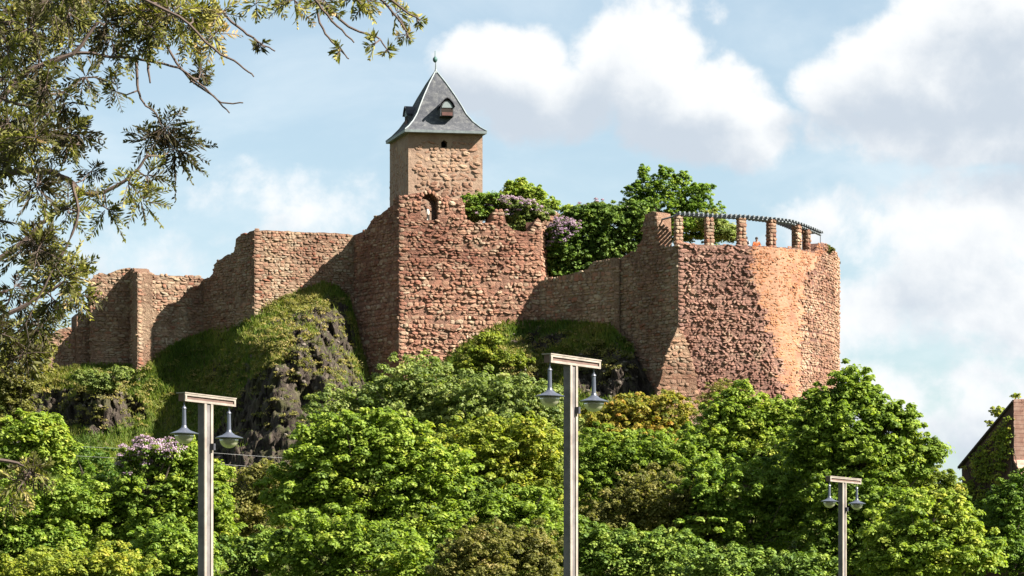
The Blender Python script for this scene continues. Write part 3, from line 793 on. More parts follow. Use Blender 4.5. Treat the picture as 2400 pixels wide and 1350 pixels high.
# left return of the bastion, buttress foot, turret stub
masonry(bast, Path([PL(1446, 232.4), PL(1590, 227.)]), [(1446, 612), (1462, 600), (1478, 592), (1490, 588), (1498, 572), (1505, 560), (1508, 520), (1515, 503), (1527, 495), (1538, 497), (1541, 575), (1560, 578), (1575, 577), (1590, 573)], 4., TANS, stones=(.46, .22), seed=63, amp=.08, thick=1.4)
masonry(bast, Path([PL(1541, 228.9), PL(1566, 229.3)]), [(1541, 500), (1549, 508), (1553, 522), (1560, 530), (1566, 560)], 20., PALES, stones=(.4, .3), seed=64, amp=.1, nobj=40, part='turret_stub')
bw = Path([PL(1540, 226.4), PL(1640, 226.75)])
masonry(bast, bw, [(1540, 915), (1549, 890), (1558, 850), (1574, 800), (1588, 768), (1606, 790), (1625, 860), (1640, 930)], 2., PALES, stones=(.5, .24), seed=65, proud=(.01, .09), amp=.08, thick=1.2, part='buttress')
bq = MB(); tv = [bp.pos(u, 26.6, -1.1) for u in np.linspace(0, bp.len, 24)] + [Vector((24, 262, 26.6)), Vector((6, 262, 26.6)), Vector((8.5, 232.9, 26.6))]
bq.add(tv, [tuple(range(len(tv)))]); bq.build('terrace', M_TANM, bast)
# --- pergola
perg = thing('pergola', 'curved pergola of grey slats on stone pillars along the bastion top', 'pergola', (PL(1740, 229).x, 229, 26.6))
for i, (px, w_, topy) in enumerate(((1594, .62, 503), (1666, .66, 510), (1743, .64, 512), (1817, .62, 517), (1881, .62, 527), (1905, .55, 538))):
    u = bp.s_of_px(px); c = bp.pos(u, 0, -.55); d, n = bp.frame(u); zt_ = min((HZ - topy) / F * c.y, 29.85)
    zb = 26.6; hgt = zt_ - zb
    b = MB(); b.box((c.x, c.y, (zb + zt_) / 2), w_ * .86, w_ * .86, hgt, math.atan2(d.y, d.x)); pl = b.build('pillar', M_REDM, perg)
    k = 0; zz = 27.35; rp = random.Random(i)
    while zz < zt_ - .1:
        hh = rp.uniform(.2, .34)
        for (ox, oy, al) in ((0, -1, 0), (1, 0, 1), (-1, 0, 2)):
            nn = rp.choice((1, 2))
            for q_ in range(nn):
                D = Vector((d.x, d.y, 0)); N = Vector((n.x, n.y, 0))
                if al == 0: A, O = D, N
                elif al == 1: A, O = -N, D
                else: A, O = N, -D
                wd = w_ * .9 / nn
                p = Vector((c.x, c.y, zz + hh / 2)) + O * (w_ * .43) + A * ((q_ - (nn - 1) / 2) * wd)
                pr = rp.uniform(.03, .09); C = Vector((0, 0, 1)); pp = p - perg.location
                o = bpy.data.objects.new('stone', stone_mesh(rp.randrange(16), M_TAN if i != 3 else M_RED)); COL.objects.link(o); o.parent = pl
                pp = p
                o.matrix_local = Matrix(((A.x * wd, -O.x * pr, 0, pp.x), (A.y * wd, -O.y * pr, 0, pp.y), (0, 0, hh * .98, pp.z), (0, 0, 0, 1)))
        zz += hh
beam_pts = []
for px, py in ((1592, 504), (1630, 506), (1680, 509), (1743, 511), (1790, 515), (1830, 519), (1862, 523), (1890, 532), (1915, 542), (1936, 551)):
    u = bp.s_of_px(px); c = bp.pos(u, 0, -.45); beam_pts.append(Vector((c.x, c.y, (HZ - py) / F * c.y)))
b = MB(); b.tube(beam_pts, .09, 4); b.build('beam', M_BEAM, perg)
b = MB(); b.tube([P3(1541, 517, 229.5), P3(1565, 511, 228.6), P3(1592, 503.5, 227.8)], .07, 4); b.build('beam', M_BEAM, perg)
b = MB(); b.box((P3(1541, 516, 229.5).x, 229.4, P3(0, 516, 229.5).z), .45, .3, .16); b.build('bracket', simple('turquoise_paint', (.16, .42, .42), .6), perg)
rafter = None; BPp = Path([(p.x, p.y) for p in beam_pts])
nr = 40
for i in range(nr):
    u = BPp.len * (i + .3) / nr; q = BPp.at(u); d, n = BPp.frame(u); j = BPp.seg(u); k = (u - BPp.L[j]) / (BPp.L[j + 1] - BPp.L[j]); z = beam_pts[j].z + (beam_pts[j + 1].z - beam_pts[j].z) * k
    if rafter is None:
        b = MB(); b.add([(-.06, -.35, 0), (.06, -.35, 0), (.06, -.3, .17), (-.06, -.3, .17), (-.06, 1.5, 0), (.06, 1.5, 0), (.06, 1.5, .17), (-.06, 1.5, .17)], [(0, 1, 2, 3), (1, 5, 6, 2), (5, 4, 7, 6), (4, 0, 3, 7), (3, 2, 6, 7), (0, 4, 5, 1)])
        rafter = b.mesh('rafter', M_BEAM)
    o = bpy.data.objects.new('rafter', rafter); COL.objects.link(o); o.parent = perg
    o.location = Vector((q.x, q.y, z + .08)) - perg.location; o.rotation_euler = (0, 0, math.atan2(d.y, d.x))
b = MB()
e_ = beam_pts[-1]; b.tube([e_, (e_.x, e_.y, 28.)], .03, 5); b.build('thin_post', M_IRON, perg)

# ------------------------------------------------------------------ people on the bastion
def person(px, label, cloth, turn, sc=1.):
    u = bp.s_of_px(px); c = bp.pos(u, 26.6, -1.05)
    t = thing('person', label, 'person', c); t.rotation_euler = (0, 0, turn)
    def skin(name, verts, edges, rad, mat, root=0):
        me = bpy.data.meshes.new(name); me.from_pydata([tuple(x * sc for x in v) for v in verts], edges, []); me.materials.append(mat)
        o = bpy.data.objects.new(name, me); COL.objects.link(o); o.parent = t
        sk = o.modifiers.new('skin', 'SKIN'); lay = me.skin_vertices[0] if me.skin_vertices else None
        if lay is None:
            bm = bmesh.new(); bm.from_mesh(me); bm.verts.layers.skin.verify(); bm.to_mesh(me); bm.free(); lay = me.skin_vertices[0]
        for i, r_ in enumerate(rad):
            lay.data[i].radius = (r_[0] * sc, r_[1] * sc) if isinstance(r_, tuple) else (r_ * sc, r_ * sc); lay.data[i].use_root = (i == root)
        sb = o.modifiers.new('sub', 'SUBSURF'); sb.levels = 1; sb.render_levels = 2
        return o
    # leaning with both forearms on the parapet, head bowed slightly
    V = [(0, 0, .95), (0, -.03, 1.15), (0, -.06, 1.36), (0, -.10, 1.48), (0, -.14, 1.58), (0, -.15, 1.70),
         (.19, -.08, 1.40), (.27, -.14, 1.15), (.20, -.36, 1.12), (.17, -.44, 1.12), (-.19, -.08, 1.40), (-.27, -.14, 1.15), (-.20, -.36, 1.12), (-.17, -.44, 1.12),
         (.10, 0, .90), (.11, -.02, .50), (.11, .02, .09), (.11, -.13, .04), (-.10, 0, .90), (-.11, -.02, .50), (-.11, .02, .09), (-.11, -.13, .04)]
    Ed = [(0, 1), (1, 2), (2, 3), (3, 4), (4, 5), (2, 6), (6, 7), (7, 8), (8, 9), (2, 10), (10, 11), (11, 12), (12, 13), (0, 14), (14, 15), (15, 16), (16, 17), (0, 18), (18, 19), (19, 20), (20, 21)]
    Rr = [(.15, .11), (.14, .10), (.15, .10), .055, .09, .075, .06, .045, .035, .035, .06, .045, .035, .035, .085, .06, .045, .04, .085, .06, .045, .04]
    skin('body', V, Ed, Rr, M_SKIN)
    skin('shirt', [V[i] for i in (0, 1, 2, 6, 7, 8, 10, 11, 12)], [(0, 1), (1, 2), (2, 3), (3, 4), (4, 5), (2, 6), (6, 7), (7, 8)], [(.185, .14), (.18, .135), (.19, .13), .085, .065, .05, .085, .065, .05], cloth)
    skin('trousers', [V[i] for i in (0, 14, 15, 16, 18, 19, 20)], [(0, 1), (1, 2), (2, 3), (0, 4), (4, 5), (5, 6)], [(.17, .13), .11, .08, .06, .11, .08, .06], M_JEAN)
    b = MB(); b.lathe((0, -.12 * sc, 1.60 * sc), [(.09 * sc, 0), (.115 * sc, .07 * sc), (.10 * sc, .14 * sc), (.05 * sc, .185 * sc), (.01, .19 * sc)], 12); o = link('hair', b.mesh('hair', M_HAIR, True), t, world=False)
person(1787, 'person in an orange top leaning on the bastion parapet', M_ORANGE, .1, 1.05)
person(1762, 'person in grey clothes beside the third pergola pillar', M_GREY, -.5, 1.06)

# ------------------------------------------------------------------ building on the right
bld = thing('old_house', 'old house with a dark gable overgrown by ivy and a sunlit red tile roof', 'house', (PL(2330, 200).x, 200, 0))
_hp = Path([PL(2252, 203.4), PL(2412, 197.0)])
def HQ(px, py, d=0.):
    u, z = _hp.z_of(px, py); return _hp.pos(u, z, d)
A_ = HQ(2376, 943); B_ = HQ(2253, 1092); N1 = HQ(2376, 1085); N2 = HQ(2411, 1150); B2 = HQ(2254, 1100)
ext = Vector((9.5, 1.6, 0))
b = MB()
Bb = Vector((B2.x + .3, B2.y, -2)); Nb = Vector((N2.x, N2.y, -2))
g_ = [A_, B2, Bb, Nb, N2, N1]; b.add(g_, [tuple(range(6))])
b.add([B2, Bb, Bb + ext, B2 + ext], [(0, 1, 2, 3)]); b.add([N2, Nb, Nb + ext, N2 + ext], [(0, 3, 2, 1)])
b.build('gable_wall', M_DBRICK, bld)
b = MB(); o_ = Vector((-.02, -.12, .05))
def slab(b, pts, ex, th):
    up = Vector((0, 0, th)); vs = []
    for p in pts: vs += [p, p + ex, p + ex + up, p + up]
    fs = []
    for i in range(len(pts) - 1):
        a = i * 4; c = a + 4; fs += [(a, a + 1, c + 1, c), (a + 3, c + 3, c + 2, a + 2), (a, c, c + 3, a + 3)]
    b.add(vs, fs + [(0, 3, 2, 1)])
slab(b, [A_ + o_, N1 + o_, N2 + o_], ext, .16); b.build('roof', M_TILE, bld)
b = MB(); Bo = A_ + (B_ - A_) * 1.05
slab(b, [A_ + Vector((-.1, -.1, .02)), Bo + Vector((-.1, -.1, .02))], ext, .14); b.build('roof', M_WOODDK, bld)

# ------------------------------------------------------------------ foliage
def leaf_cloud(centres, radii, n_per, size, rng, squash=.75, up=.75, tintc=None, aspect=.62):
    """centres (k,3), radii (k,) -> vertex array of diamond leaves and their tints"""
    k = len(centres); N = k * n_per
    ci = np.repeat(np.arange(k), n_per)
    d = rng.normal(size=(N, 3)); d /= np.linalg.norm(d, axis=1, keepdims=True)
    d[:, 2] = np.where(d[:, 2] < -.2, -d[:, 2] * .7, d[:, 2])
    r = rng.random(N) ** .42 * 1.16
    pos = centres[ci] + d * (radii[ci] * r)[:, None] * np.array([1, 1, squash])
    nrm = d * .75 + np.array([0, 0, up]) + rng.normal(size=(N, 3)) * .42
    nrm /= np.linalg.norm(nrm, axis=1, keepdims=True)
    a = np.cross(nrm, rng.normal(size=(N, 3))); a /= np.linalg.norm(a, axis=1, keepdims=True)
    b = np.cross(nrm, a)
    s = size * rng.uniform(.6, 1.25, N)[:, None]
    V = np.empty((N, 4, 3))
    V[:, 0] = pos - a * s; V[:, 1] = pos + b * s * aspect + nrm * s * .12; V[:, 2] = pos + a * s * 1.05; V[:, 3] = pos - b * s * aspect + nrm * s * .12
    tt = (tintc[ci] if tintc is not None else .45) + rng.normal(size=N) * .13
    return V.reshape(-1, 3), np.repeat(np.clip(tt, .01, .99), 4)

def crown_points(lobes, Y, rng, clump, dens, depthk=.9):
    cs = []; rr = []
    for (px, py, rx, ry) in lobes:
        c = P3(px, py, Y); ax = rx / F * Y; az = ry / F * Y; ay = max(ax, az) * depthk
        area = 4 * math.pi * ((ax * az) ** 1.6 / 3 + (ax * ay) ** 1.6 / 3 + (ay * az) ** 1.6 / 3) ** (1 / 1.6)
        n = max(5, int(dens * area / (clump * clump)))
        d = rng.normal(size=(n, 3)); d /= np.linalg.norm(d, axis=1, keepdims=True)
        q = rng.uniform(.45, 1.0, n) ** .6 * rng.uniform(.86, 1.10, n)
        p = np.array(c) + d * q[:, None] * np.array([ax, ay, az]) * .93
        cs.append(p); rr.append(clump * rng.uniform(.55, 1.25, n))
        n2 = n // 2; d = rng.normal(size=(n2, 3)); d[:, 2] = np.abs(d[:, 2]) * 1.1; d /= np.linalg.norm(d, axis=1, keepdims=True)
        p = np.array(c) + d * rng.uniform(1.0, 1.34, n2)[:, None] * np.array([ax, ay, az])
        cs.append(p); rr.append(clump * rng.uniform(.3, .6, n2))
    return np.concatenate(cs), np.concatenate(rr)

NT_ = [0]; LEAFCOUNT = [0]
def tree(name, label, cat, lobes, Y, mat, clump=.85, n_per=95, size=.115, dens=.55, group=None, trunk=True, flowers=0, fmat=None, seed=None, up=.75, base=None, squash=.75, tmean=.45):
    NT_[0] += 1; clump *= .8; n_per = int(n_per * .82); size *= .92; squash = .95
    rng = np.random.default_rng(seed or NT_[0] * 17)
    r = random.Random(NT_[0])
    mx = sum(l[0] * l[2] for l in lobes) / sum(l[2] for l in lobes)
    x = (mx - 1200) / F * Y
    gz = ground_z(x, Y) if base is None else base
    root = thing(name, label, cat, (x, Y, gz), group)
    cs, rr = crown_points(lobes, Y, rng, clump, dens)
    tintc = np.clip(tmean + rng.normal(size=len(cs)) * .16, 0, 1)
    V, T = leaf_cloud(cs, rr, n_per, size, rng, tintc=tintc, up=up, squash=squash)
    LEAFCOUNT[0] += len(V) // 4
    link('crown', np_mesh('crown', V, 4, mat, T), root)
    if flowers:
        ok = np.argsort(-(cs[:, 2] - cs[:, 1] * .8 + rng.normal(size=len(cs)) * .8))[:flowers]
        V, T = leaf_cloud(cs[ok] + np.array([0, -.25, .2]), rr[ok] * 1.05, 60, size * .6, rng, up=.3, aspect=.8)
        link('blossom', np_mesh('blossom', V, 4, fmat, T), root)
    if trunk:
        b = MB(); top = np.mean(cs, 0); H = top[2] - gz; tr = max(.08, min(.28, H * .025))
        p0 = Vector((x, Y, gz - .5)); p1 = Vector((x + r.uniform(-.3, .3), Y + .2, gz + H * .45)); p2 = Vector(top)
        b.tube([p0, p0.lerp(p1, .5) + Vector((r.uniform(-.15, .15), 0, 0)), p1, p1.lerp(p2, .6), p2], [tr * 1.25, tr, tr * .85, tr * .6, tr * .3], 8)
        b.build('trunk', M_BARK, root)
        b = MB()
        for i in range(min(16, len(cs))):
            q = Vector(cs[rng.integers(len(cs))]); s_ = p1.lerp(p2, r.random() * .8); m_ = s_.lerp(q, .5) + Vector((0, 0, -.2 + r.random() * .3))
            b.tube([s_, m_, q], [tr * .4, tr * .25, tr * .1], 5)
        b.build('limbs', M_BARK, root)
    return root

# trees at the foot of the hill and on its slope
tree('sage_tree', 'soft sage green tree below the corner of the big ruin', 'tree', [(975, 915, 85, 70), (900, 955, 85, 55), (1050, 950, 90, 65), (800, 985, 80, 60), (960, 990, 120, 50)], 205, L_SAGE, size=.12, clump=.8, up=.5)
tree('sage_tree', 'sage green tree left of the middle lamp, between crag and lamp', 'tree', [(1130, 935, 85, 55), (1210, 940, 75, 50), (1270, 975, 70, 60), (1150, 990, 120, 50), (1290, 1060, 80, 80)], 203, L_SAGE, size=.12, clump=.75, up=.5)
tree('maple_tree', 'largest bright green maple in the middle foreground, left of the middle lamp', 'tree', [(790, 1045, 100, 60), (890, 1045, 110, 65), (760, 1130, 110, 90), (880, 1150, 140, 110), (700, 1190, 80, 80), (960, 1240, 110, 90), (1010, 1120, 90, 70)], 168, L_BRIGHT, clump=.72, n_per=100, size=.13, dens=.62)
tree('maple_tree', 'bright maple along the bottom edge below the largest maple', 'tree', [(760, 1290, 110, 80), (880, 1330, 140, 80), (680, 1330, 70, 70), (990, 1360, 60, 60)], 158, L_BRIGHT, clump=.7, n_per=95, size=.125, dens=.6)
tree('yellow_green_tree', 'yellow green tree just left of the middle lamp post', 'tree', [(1110, 1060, 110, 70), (1220, 1060, 100, 75), (1140, 1140, 110, 80), (1250, 1150, 90, 80)], 180, L_YELL, clump=.68, n_per=95, size=.125, dens=.6, tmean=.4)
tree('maple_tree', 'green maple behind the olive bushes left of the middle lamp', 'tree', [(1160, 1220, 100, 75), (1260, 1240, 90, 75), (1080, 1210, 70, 70), (1270, 1340, 70, 70)], 172, L_BRIGHT, clump=.7, size=.125, dens=.6, tmean=.38)
tree('olive_bush', 'round olive brown bush at the bottom left of the middle lamp post', 'bush', [(1125, 1300, 80, 62), (1100, 1350, 90, 50)], 150, L_OLIVE, clump=.5, n_per=110, size=.08, dens=.65, trunk=False, base=-1.75)
tree('olive_bush', 'smaller olive brown bush touching the middle lamp post', 'bush', [(1245, 1295, 62, 58), (1250, 1350, 80, 50)], 152, L_OLIVE, clump=.5, n_per=110, size=.08, dens=.65, trunk=False, base=-1.75, tmean=.35)
tree('olive_bush', 'brownish twiggy shrub right of the left lamp post', 'bush', [(590, 1150, 55, 50), (640, 1130, 55, 45), (560, 1230, 70, 60), (620, 1220, 70, 60)], 178, L_OLIVE, clump=.6, n_per=85, size=.09, dens=.5, tmean=.5)
tree('dark_shrub', 'dark green shrub at the bottom right of the left lamp post', 'bush', [(570, 1320, 80, 50), (630, 1300, 60, 50)], 165, L_DARK, clump=.6, size=.11, dens=.5)
tree('maple_tree', 'bright green tree crown at the left edge above the bottom corner', 'tree', [(60, 1040, 75, 60), (120, 1070, 55, 55), (30, 1090, 60, 60), (95, 1010, 50, 30)], 176, L_BRIGHT, clump=.7, size=.125, dens=.6, tmean=.55)
tree('mid_green_tree', 'wide green tree filling the lower left corner', 'tree', [(60, 1210, 110, 75), (170, 1190, 80, 60), (110, 1280, 130, 60), (10, 1310, 80, 80)], 170, L_MID, clump=.68, size=.12, dens=.6, tmean=.62)
tree('maple_tree', 'bright tree left of the left lamp post, in front of the lilac', 'tree', [(300, 1170, 100, 45), (405, 1135, 70, 45), (445, 1075, 32, 40), (430, 1180, 80, 80), (330, 1240, 110, 70), (220, 1200, 60, 50)], 172, L_BRIGHT, clump=.65, size=.12, dens=.6, tmean=.45)
tree('maple_tree', 'small bright sapling immediately right of the left lamp post', 'tree', [(510, 1115, 38, 25), (500, 1190, 40, 60), (520, 1260, 40, 50)], 174, L_BRIGHT, clump=.55, size=.11, dens=.55, tmean=.55)
tree('yellow_green_bush', 'yellow green bush along the bottom edge, left corner', 'bush', [(130, 1350, 120, 50), (260, 1340, 90, 50)], 152, L_YELL, clump=.55, size=.10, dens=.65, trunk=False, base=-1.75)
tree('mid_green_tree', 'mid green tree at the bottom, under the left lamp', 'tree', [(400, 1300, 100, 60), (340, 1350, 110, 50), (460, 1340, 60, 70)], 160, L_MID, clump=.62, size=.115, dens=.6, tmean=.55)
tree('lilac_bush', 'pale lilac bush in blossom just left of the left lamp', 'bush', [(345, 1068, 50, 30), (318, 1105, 40, 40), (395, 1066, 40, 24)], 171, L_MID, clump=.45, size=.09, dens=.6, flowers=95, fmat=L_LILAC)
tree('dark_shrub', 'dark green undergrowth in the dip left of the lilac bush', 'bush', [(215, 1110, 70, 50), (250, 1165, 60, 40)], 190, L_MID, clump=.6, size=.1, dens=.5, tmean=.2)
tree('conifer_shrub', 'yellowish tree at the left edge beside the first wall stub', 'tree', [(40, 880, 70, 80), (80, 830, 35, 60), (20, 960, 60, 60)], 215, L_OLIVE, clump=.7, size=.12, dens=.6, tmean=.35)
# right half
tree('coppery_tree', 'young tree with coppery yellow tips below the bastion corner', 'tree', [(1480, 975, 65, 40), (1560, 975, 65, 45), (1410, 1005, 60, 45), (1500, 1030, 110, 55)], 205, L_COPPER, clump=.6, size=.11, dens=.6, tmean=.42)
tree('maple_tree', 'mid green tree right of the middle lamp post', 'tree', [(1410, 1080, 75, 65), (1490, 1100, 90, 75), (1400, 1170, 70, 80), (1580, 1090, 80, 70)], 190, L_BRIGHT, clump=.62, size=.11, dens=.6, tmean=.36)
tree('olive_tree', 'dull olive tree in the centre right of the wood, below the coppery one', 'tree', [(1540, 1190, 110, 80), (1440, 1240, 90, 70), (1630, 1230, 90, 80)], 182, L_OLIVE, clump=.62, size=.105, dens=.6, tmean=.38)
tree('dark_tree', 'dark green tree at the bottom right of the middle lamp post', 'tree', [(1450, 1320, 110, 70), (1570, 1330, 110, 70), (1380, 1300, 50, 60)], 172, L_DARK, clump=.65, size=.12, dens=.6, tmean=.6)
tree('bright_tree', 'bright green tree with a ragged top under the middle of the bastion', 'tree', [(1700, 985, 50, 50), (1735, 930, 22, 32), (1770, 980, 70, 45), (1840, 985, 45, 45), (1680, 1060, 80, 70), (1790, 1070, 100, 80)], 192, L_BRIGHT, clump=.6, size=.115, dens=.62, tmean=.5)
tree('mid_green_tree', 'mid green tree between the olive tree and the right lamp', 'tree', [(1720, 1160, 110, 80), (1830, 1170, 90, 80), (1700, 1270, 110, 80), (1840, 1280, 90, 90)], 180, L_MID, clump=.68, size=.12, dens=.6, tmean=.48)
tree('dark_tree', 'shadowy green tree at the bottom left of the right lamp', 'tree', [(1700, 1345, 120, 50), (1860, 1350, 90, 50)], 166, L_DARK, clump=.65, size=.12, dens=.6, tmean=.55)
tree('tall_maple', 'tallest bright maple, rising against the sky right of the bastion', 'tree', [(1998, 920, 42, 55), (1945, 950, 42, 48), (2035, 940, 26, 40), (1905, 970, 35, 40), (1985, 1010, 100, 75), (2080, 1010, 65, 60), (1910, 1060, 70, 70), (2030, 1090, 110, 70), (2130, 1080, 60, 60), (2180, 1065, 35, 30), (2110, 1000, 45, 40)], 178, L_BRIGHT, clump=.62, n_per=105, size=.13, dens=.66, tmean=.42, seed=5)
tree('mid_green_tree', 'tree behind the head of the right lamp post', 'tree', [(1970, 1190, 80, 70), (2060, 1200, 80, 70), (1940, 1280, 70, 80), (2030, 1300, 80, 70)], 176, L_BRIGHT, clump=.62, size=.12, dens=.6, tmean=.33)
tree('yellow_green_tree', 'low yellowish tree at the skyline left of the old house', 'tree', [(2190, 1140, 55, 35), (2140, 1140, 50, 40), (2230, 1165, 30, 30)], 192, L_YELL, clump=.5, size=.1, dens=.6, tmean=.3)
tree('bright_tree', 'rounded bright tree at the lower right, in front of the old house', 'tree', [(2170, 1230, 95, 65), (2100, 1270, 80, 70), (2240, 1250, 60, 50), (2180, 1310, 120, 60), (2290, 1310, 60, 60), (2120, 1350, 90, 50)], 170, L_BRIGHT, clump=.66, n_per=100, size=.125, dens=.64, tmean=.55)
tree('dark_tree', 'darker green tree against the gable at the right edge', 'tree', [(2370, 1200, 55, 60), (2350, 1280, 55, 60), (2400, 1330, 60, 60), (2400, 1160, 40, 50)], 184, L_MID, clump=.55, size=.1, dens=.6, tmean=.25)
tree('mid_green_tree', 'mid green tree in the second row behind the right lamp post', 'tree', [(1900, 1130, 100, 80), (2000, 1160, 90, 70), (1800, 1130, 90, 70)], 205, L_MID, clump=.75, size=.13, dens=.6, tmean=.3)
tree('mid_green_tree', 'green tree in the second row below the buttress of the bastion', 'tree', [(1640, 1090, 90, 70), (1560, 1130, 90, 70), (1700, 1150, 90, 80)], 208, L_MID, clump=.75, size=.13, dens=.6, tmean=.35)
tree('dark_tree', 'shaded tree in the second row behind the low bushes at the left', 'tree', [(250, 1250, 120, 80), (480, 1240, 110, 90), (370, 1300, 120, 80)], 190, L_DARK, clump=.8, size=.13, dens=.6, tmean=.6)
tree('mid_green_tree', 'green tree low in the dip between the old house and the round tree', 'tree', [(2200, 1210, 70, 50), (2290, 1240, 60, 60), (2100, 1180, 70, 60)], 200, L_MID, clump=.7, size=.12, dens=.6, tmean=.4)
# up on the castle
tree('castle_bush', 'dark leafy bush beside the tower on the ruin', 'bush', [(1115, 478, 30, 20), (1120, 500, 32, 16), (1150, 470, 28, 14)], 238.8, L_MID, clump=.42, size=.1, dens=.7, trunk=False, base=28, tmean=.5)
tree('lilac_bush', 'faded lilac bush behind the ruin, right of the tower', 'bush', [(1185, 482, 35, 14), (1225, 492, 40, 18), (1215, 515, 30, 16), (1265, 505, 28, 16), (1190, 512, 28, 18), (1235, 530, 30, 18), (1150, 505, 24, 16), (1206, 536, 28, 16), (1115, 514, 26, 14), (1232, 545, 24, 12)], 239, L_SAGE, clump=.42, size=.09, dens=.7, trunk=False, base=26, flowers=70, fmat=L_LILAC, tmean=.3)
tree('castle_bush', 'light green young tree on the ruin, right of the lilac', 'tree', [(1205, 440, 20, 12), (1225, 438, 16, 14), (1238, 458, 36, 20), (1275, 476, 26, 14), (1300, 486, 14, 10), (1200, 462, 26, 16), (1330, 498, 18, 12)], 243, L_BRIGHT, clump=.45, size=.1, dens=.62, base=27, tmean=.62)
tree('lilac_bush', 'pink flowering lilac at the right end of the ruin', 'bush', [(1312, 558, 28, 34), (1335, 545, 24, 24), (1298, 585, 16, 18)], 238.4, L_MID, clump=.36, size=.085, dens=.7, trunk=False, base=22, flowers=110, fmat=L_LILAC, tmean=.3)
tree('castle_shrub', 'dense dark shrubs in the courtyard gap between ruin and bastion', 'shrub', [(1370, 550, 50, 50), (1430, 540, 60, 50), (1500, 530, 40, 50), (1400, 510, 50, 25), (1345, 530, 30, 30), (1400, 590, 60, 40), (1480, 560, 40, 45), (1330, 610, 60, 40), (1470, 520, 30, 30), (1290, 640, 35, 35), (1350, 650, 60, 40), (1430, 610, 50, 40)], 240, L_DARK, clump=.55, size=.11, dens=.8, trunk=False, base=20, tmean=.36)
tree('lilac_bush', 'pale grey green lilac on the skyline between ruin and bastion tree', 'bush', [(1360, 510, 36, 20), (1400, 498, 36, 18), (1440, 505, 30, 18)], 243, L_SAGE, clump=.42, size=.095, dens=.7, trunk=False, base=24, flowers=16, fmat=L_LILAC, tmean=.35)
tree('courtyard_tree', 'airy open crowned tree in the courtyard behind the bastion', 'tree', [(1508, 412, 14, 22), (1490, 455, 28, 18), (1520, 445, 30, 28), (1562, 405, 16, 18), (1560, 440, 34, 26), (1600, 425, 20, 20), (1645, 442, 28, 9), (1620, 465, 42, 26), (1500, 490, 40, 28), (1560, 495, 60, 34), (1640, 500, 50, 30), (1590, 540, 80, 34), (1665, 545, 50, 30)], 246, L_MID, clump=.40, n_per=52, size=.11, dens=.42, base=24, tmean=.42)
tree('castle_shrub', 'light green shrub behind the pergola pillars', 'shrub', [(1690, 545, 32, 22), (1665, 525, 30, 26), (1715, 556, 14, 14)], 243, L_SAGE, clump=.42, size=.1, dens=.7, trunk=False, base=24, tmean=.55)
tree('castle_shrub', 'small scrub growing on the broken right edge of the bastion', 'shrub', [(1935, 588, 17, 10), (1925, 592, 8, 8)], 235, L_OLIVE, clump=.22, size=.07, dens=.8, trunk=False, base=27, tmean=.2)
# shrubs on the slope
tree('slope_shrub', 'brownish shrub on the small left crag below the first walls', 'shrub', [(205, 890, 30, 20), (240, 905, 35, 22), (280, 880, 26, 16)], 236, L_SAGE, clump=.45, size=.09, dens=.6, trunk=False, tmean=.45)
tree('slope_shrub', 'yellow green scrub on the mound below the right side of the ruin', 'shrub', [(1150, 800, 30, 16), (1130, 830, 40, 18), (1200, 850, 40, 20), (1100, 860, 30, 16)], 231, L_YELL, clump=.4, size=.09, dens=.5, trunk=False, tmean=.35)
tree('slope_shrub', 'thin dull twiggy shrub against the foot of the bastion', 'shrub', [(1700, 915, 40, 22), (1670, 945, 36, 26)], 224.5, L_OLIVE, clump=.4, n_per=45, size=.07, dens=.4, trunk=False, tmean=.5)
# ivy on the gable
def ivy():
    rng = np.random.default_rng(77); root = thing('ivy', 'ivy climbing over the dark gable of the old house', 'climbing plant', (PL(2330, 199).x, 199, -1.7))
    cs = []
    while len(cs) < 330:
        py_ = rng.uniform(975, 1230)
        px = rng.uniform(2262, 2372) if py_ < 1130 else rng.uniform(2262, 2398); py = py_
        edge = 945 + (2376 - px) * 1.15
        if py < edge + 25: continue
        if noise.noise(Vector((px * .02, py * .02, 5))) < -.2 and py < 1150: continue
        cs.append(HQ(px, py, .12))
    cs = np.array(cs)
    V, T = leaf_cloud(cs, np.full(len(cs), .34), 24, .08, rng, up=.2, tintc=np.clip(.4 + rng.normal(size=len(cs)) * .2, 0, 1))
    V[:, 1] -= .05
    link('leaves', np_mesh('leaves', V, 4, L_YELL, T), root)
    b = MB()
    for i in range(9):
        px = 2270 + i * 14; p = [HQ(px + math.sin(k * 1.7 + i) * 6, 1300 - k * (1300 - max(1000, 960 + (2376 - px) * 1.2)) / 6, .05) for k in range(7)]
        b.tube(p, .03, 4)
    b.build('stem', M_BARK, root)
ivy()
for i, (px, py, rx, lab) in enumerate(((2382, 930, 10, 'small green plant sprouting on the ridge of the old house'), (2338, 968, 15, 'leafy sprig growing over the roof edge of the old house'), (2318, 994, 9, 'tiny plant lowest on the roof edge of the old house'))):
    tree('roof_plant', lab, 'plant', [(px, py, rx, rx * .8)], 201.5, L_YELL, clump=.28, n_per=30, size=.09, dens=.6, trunk=False, base=P3(px, py + rx, 201).z)

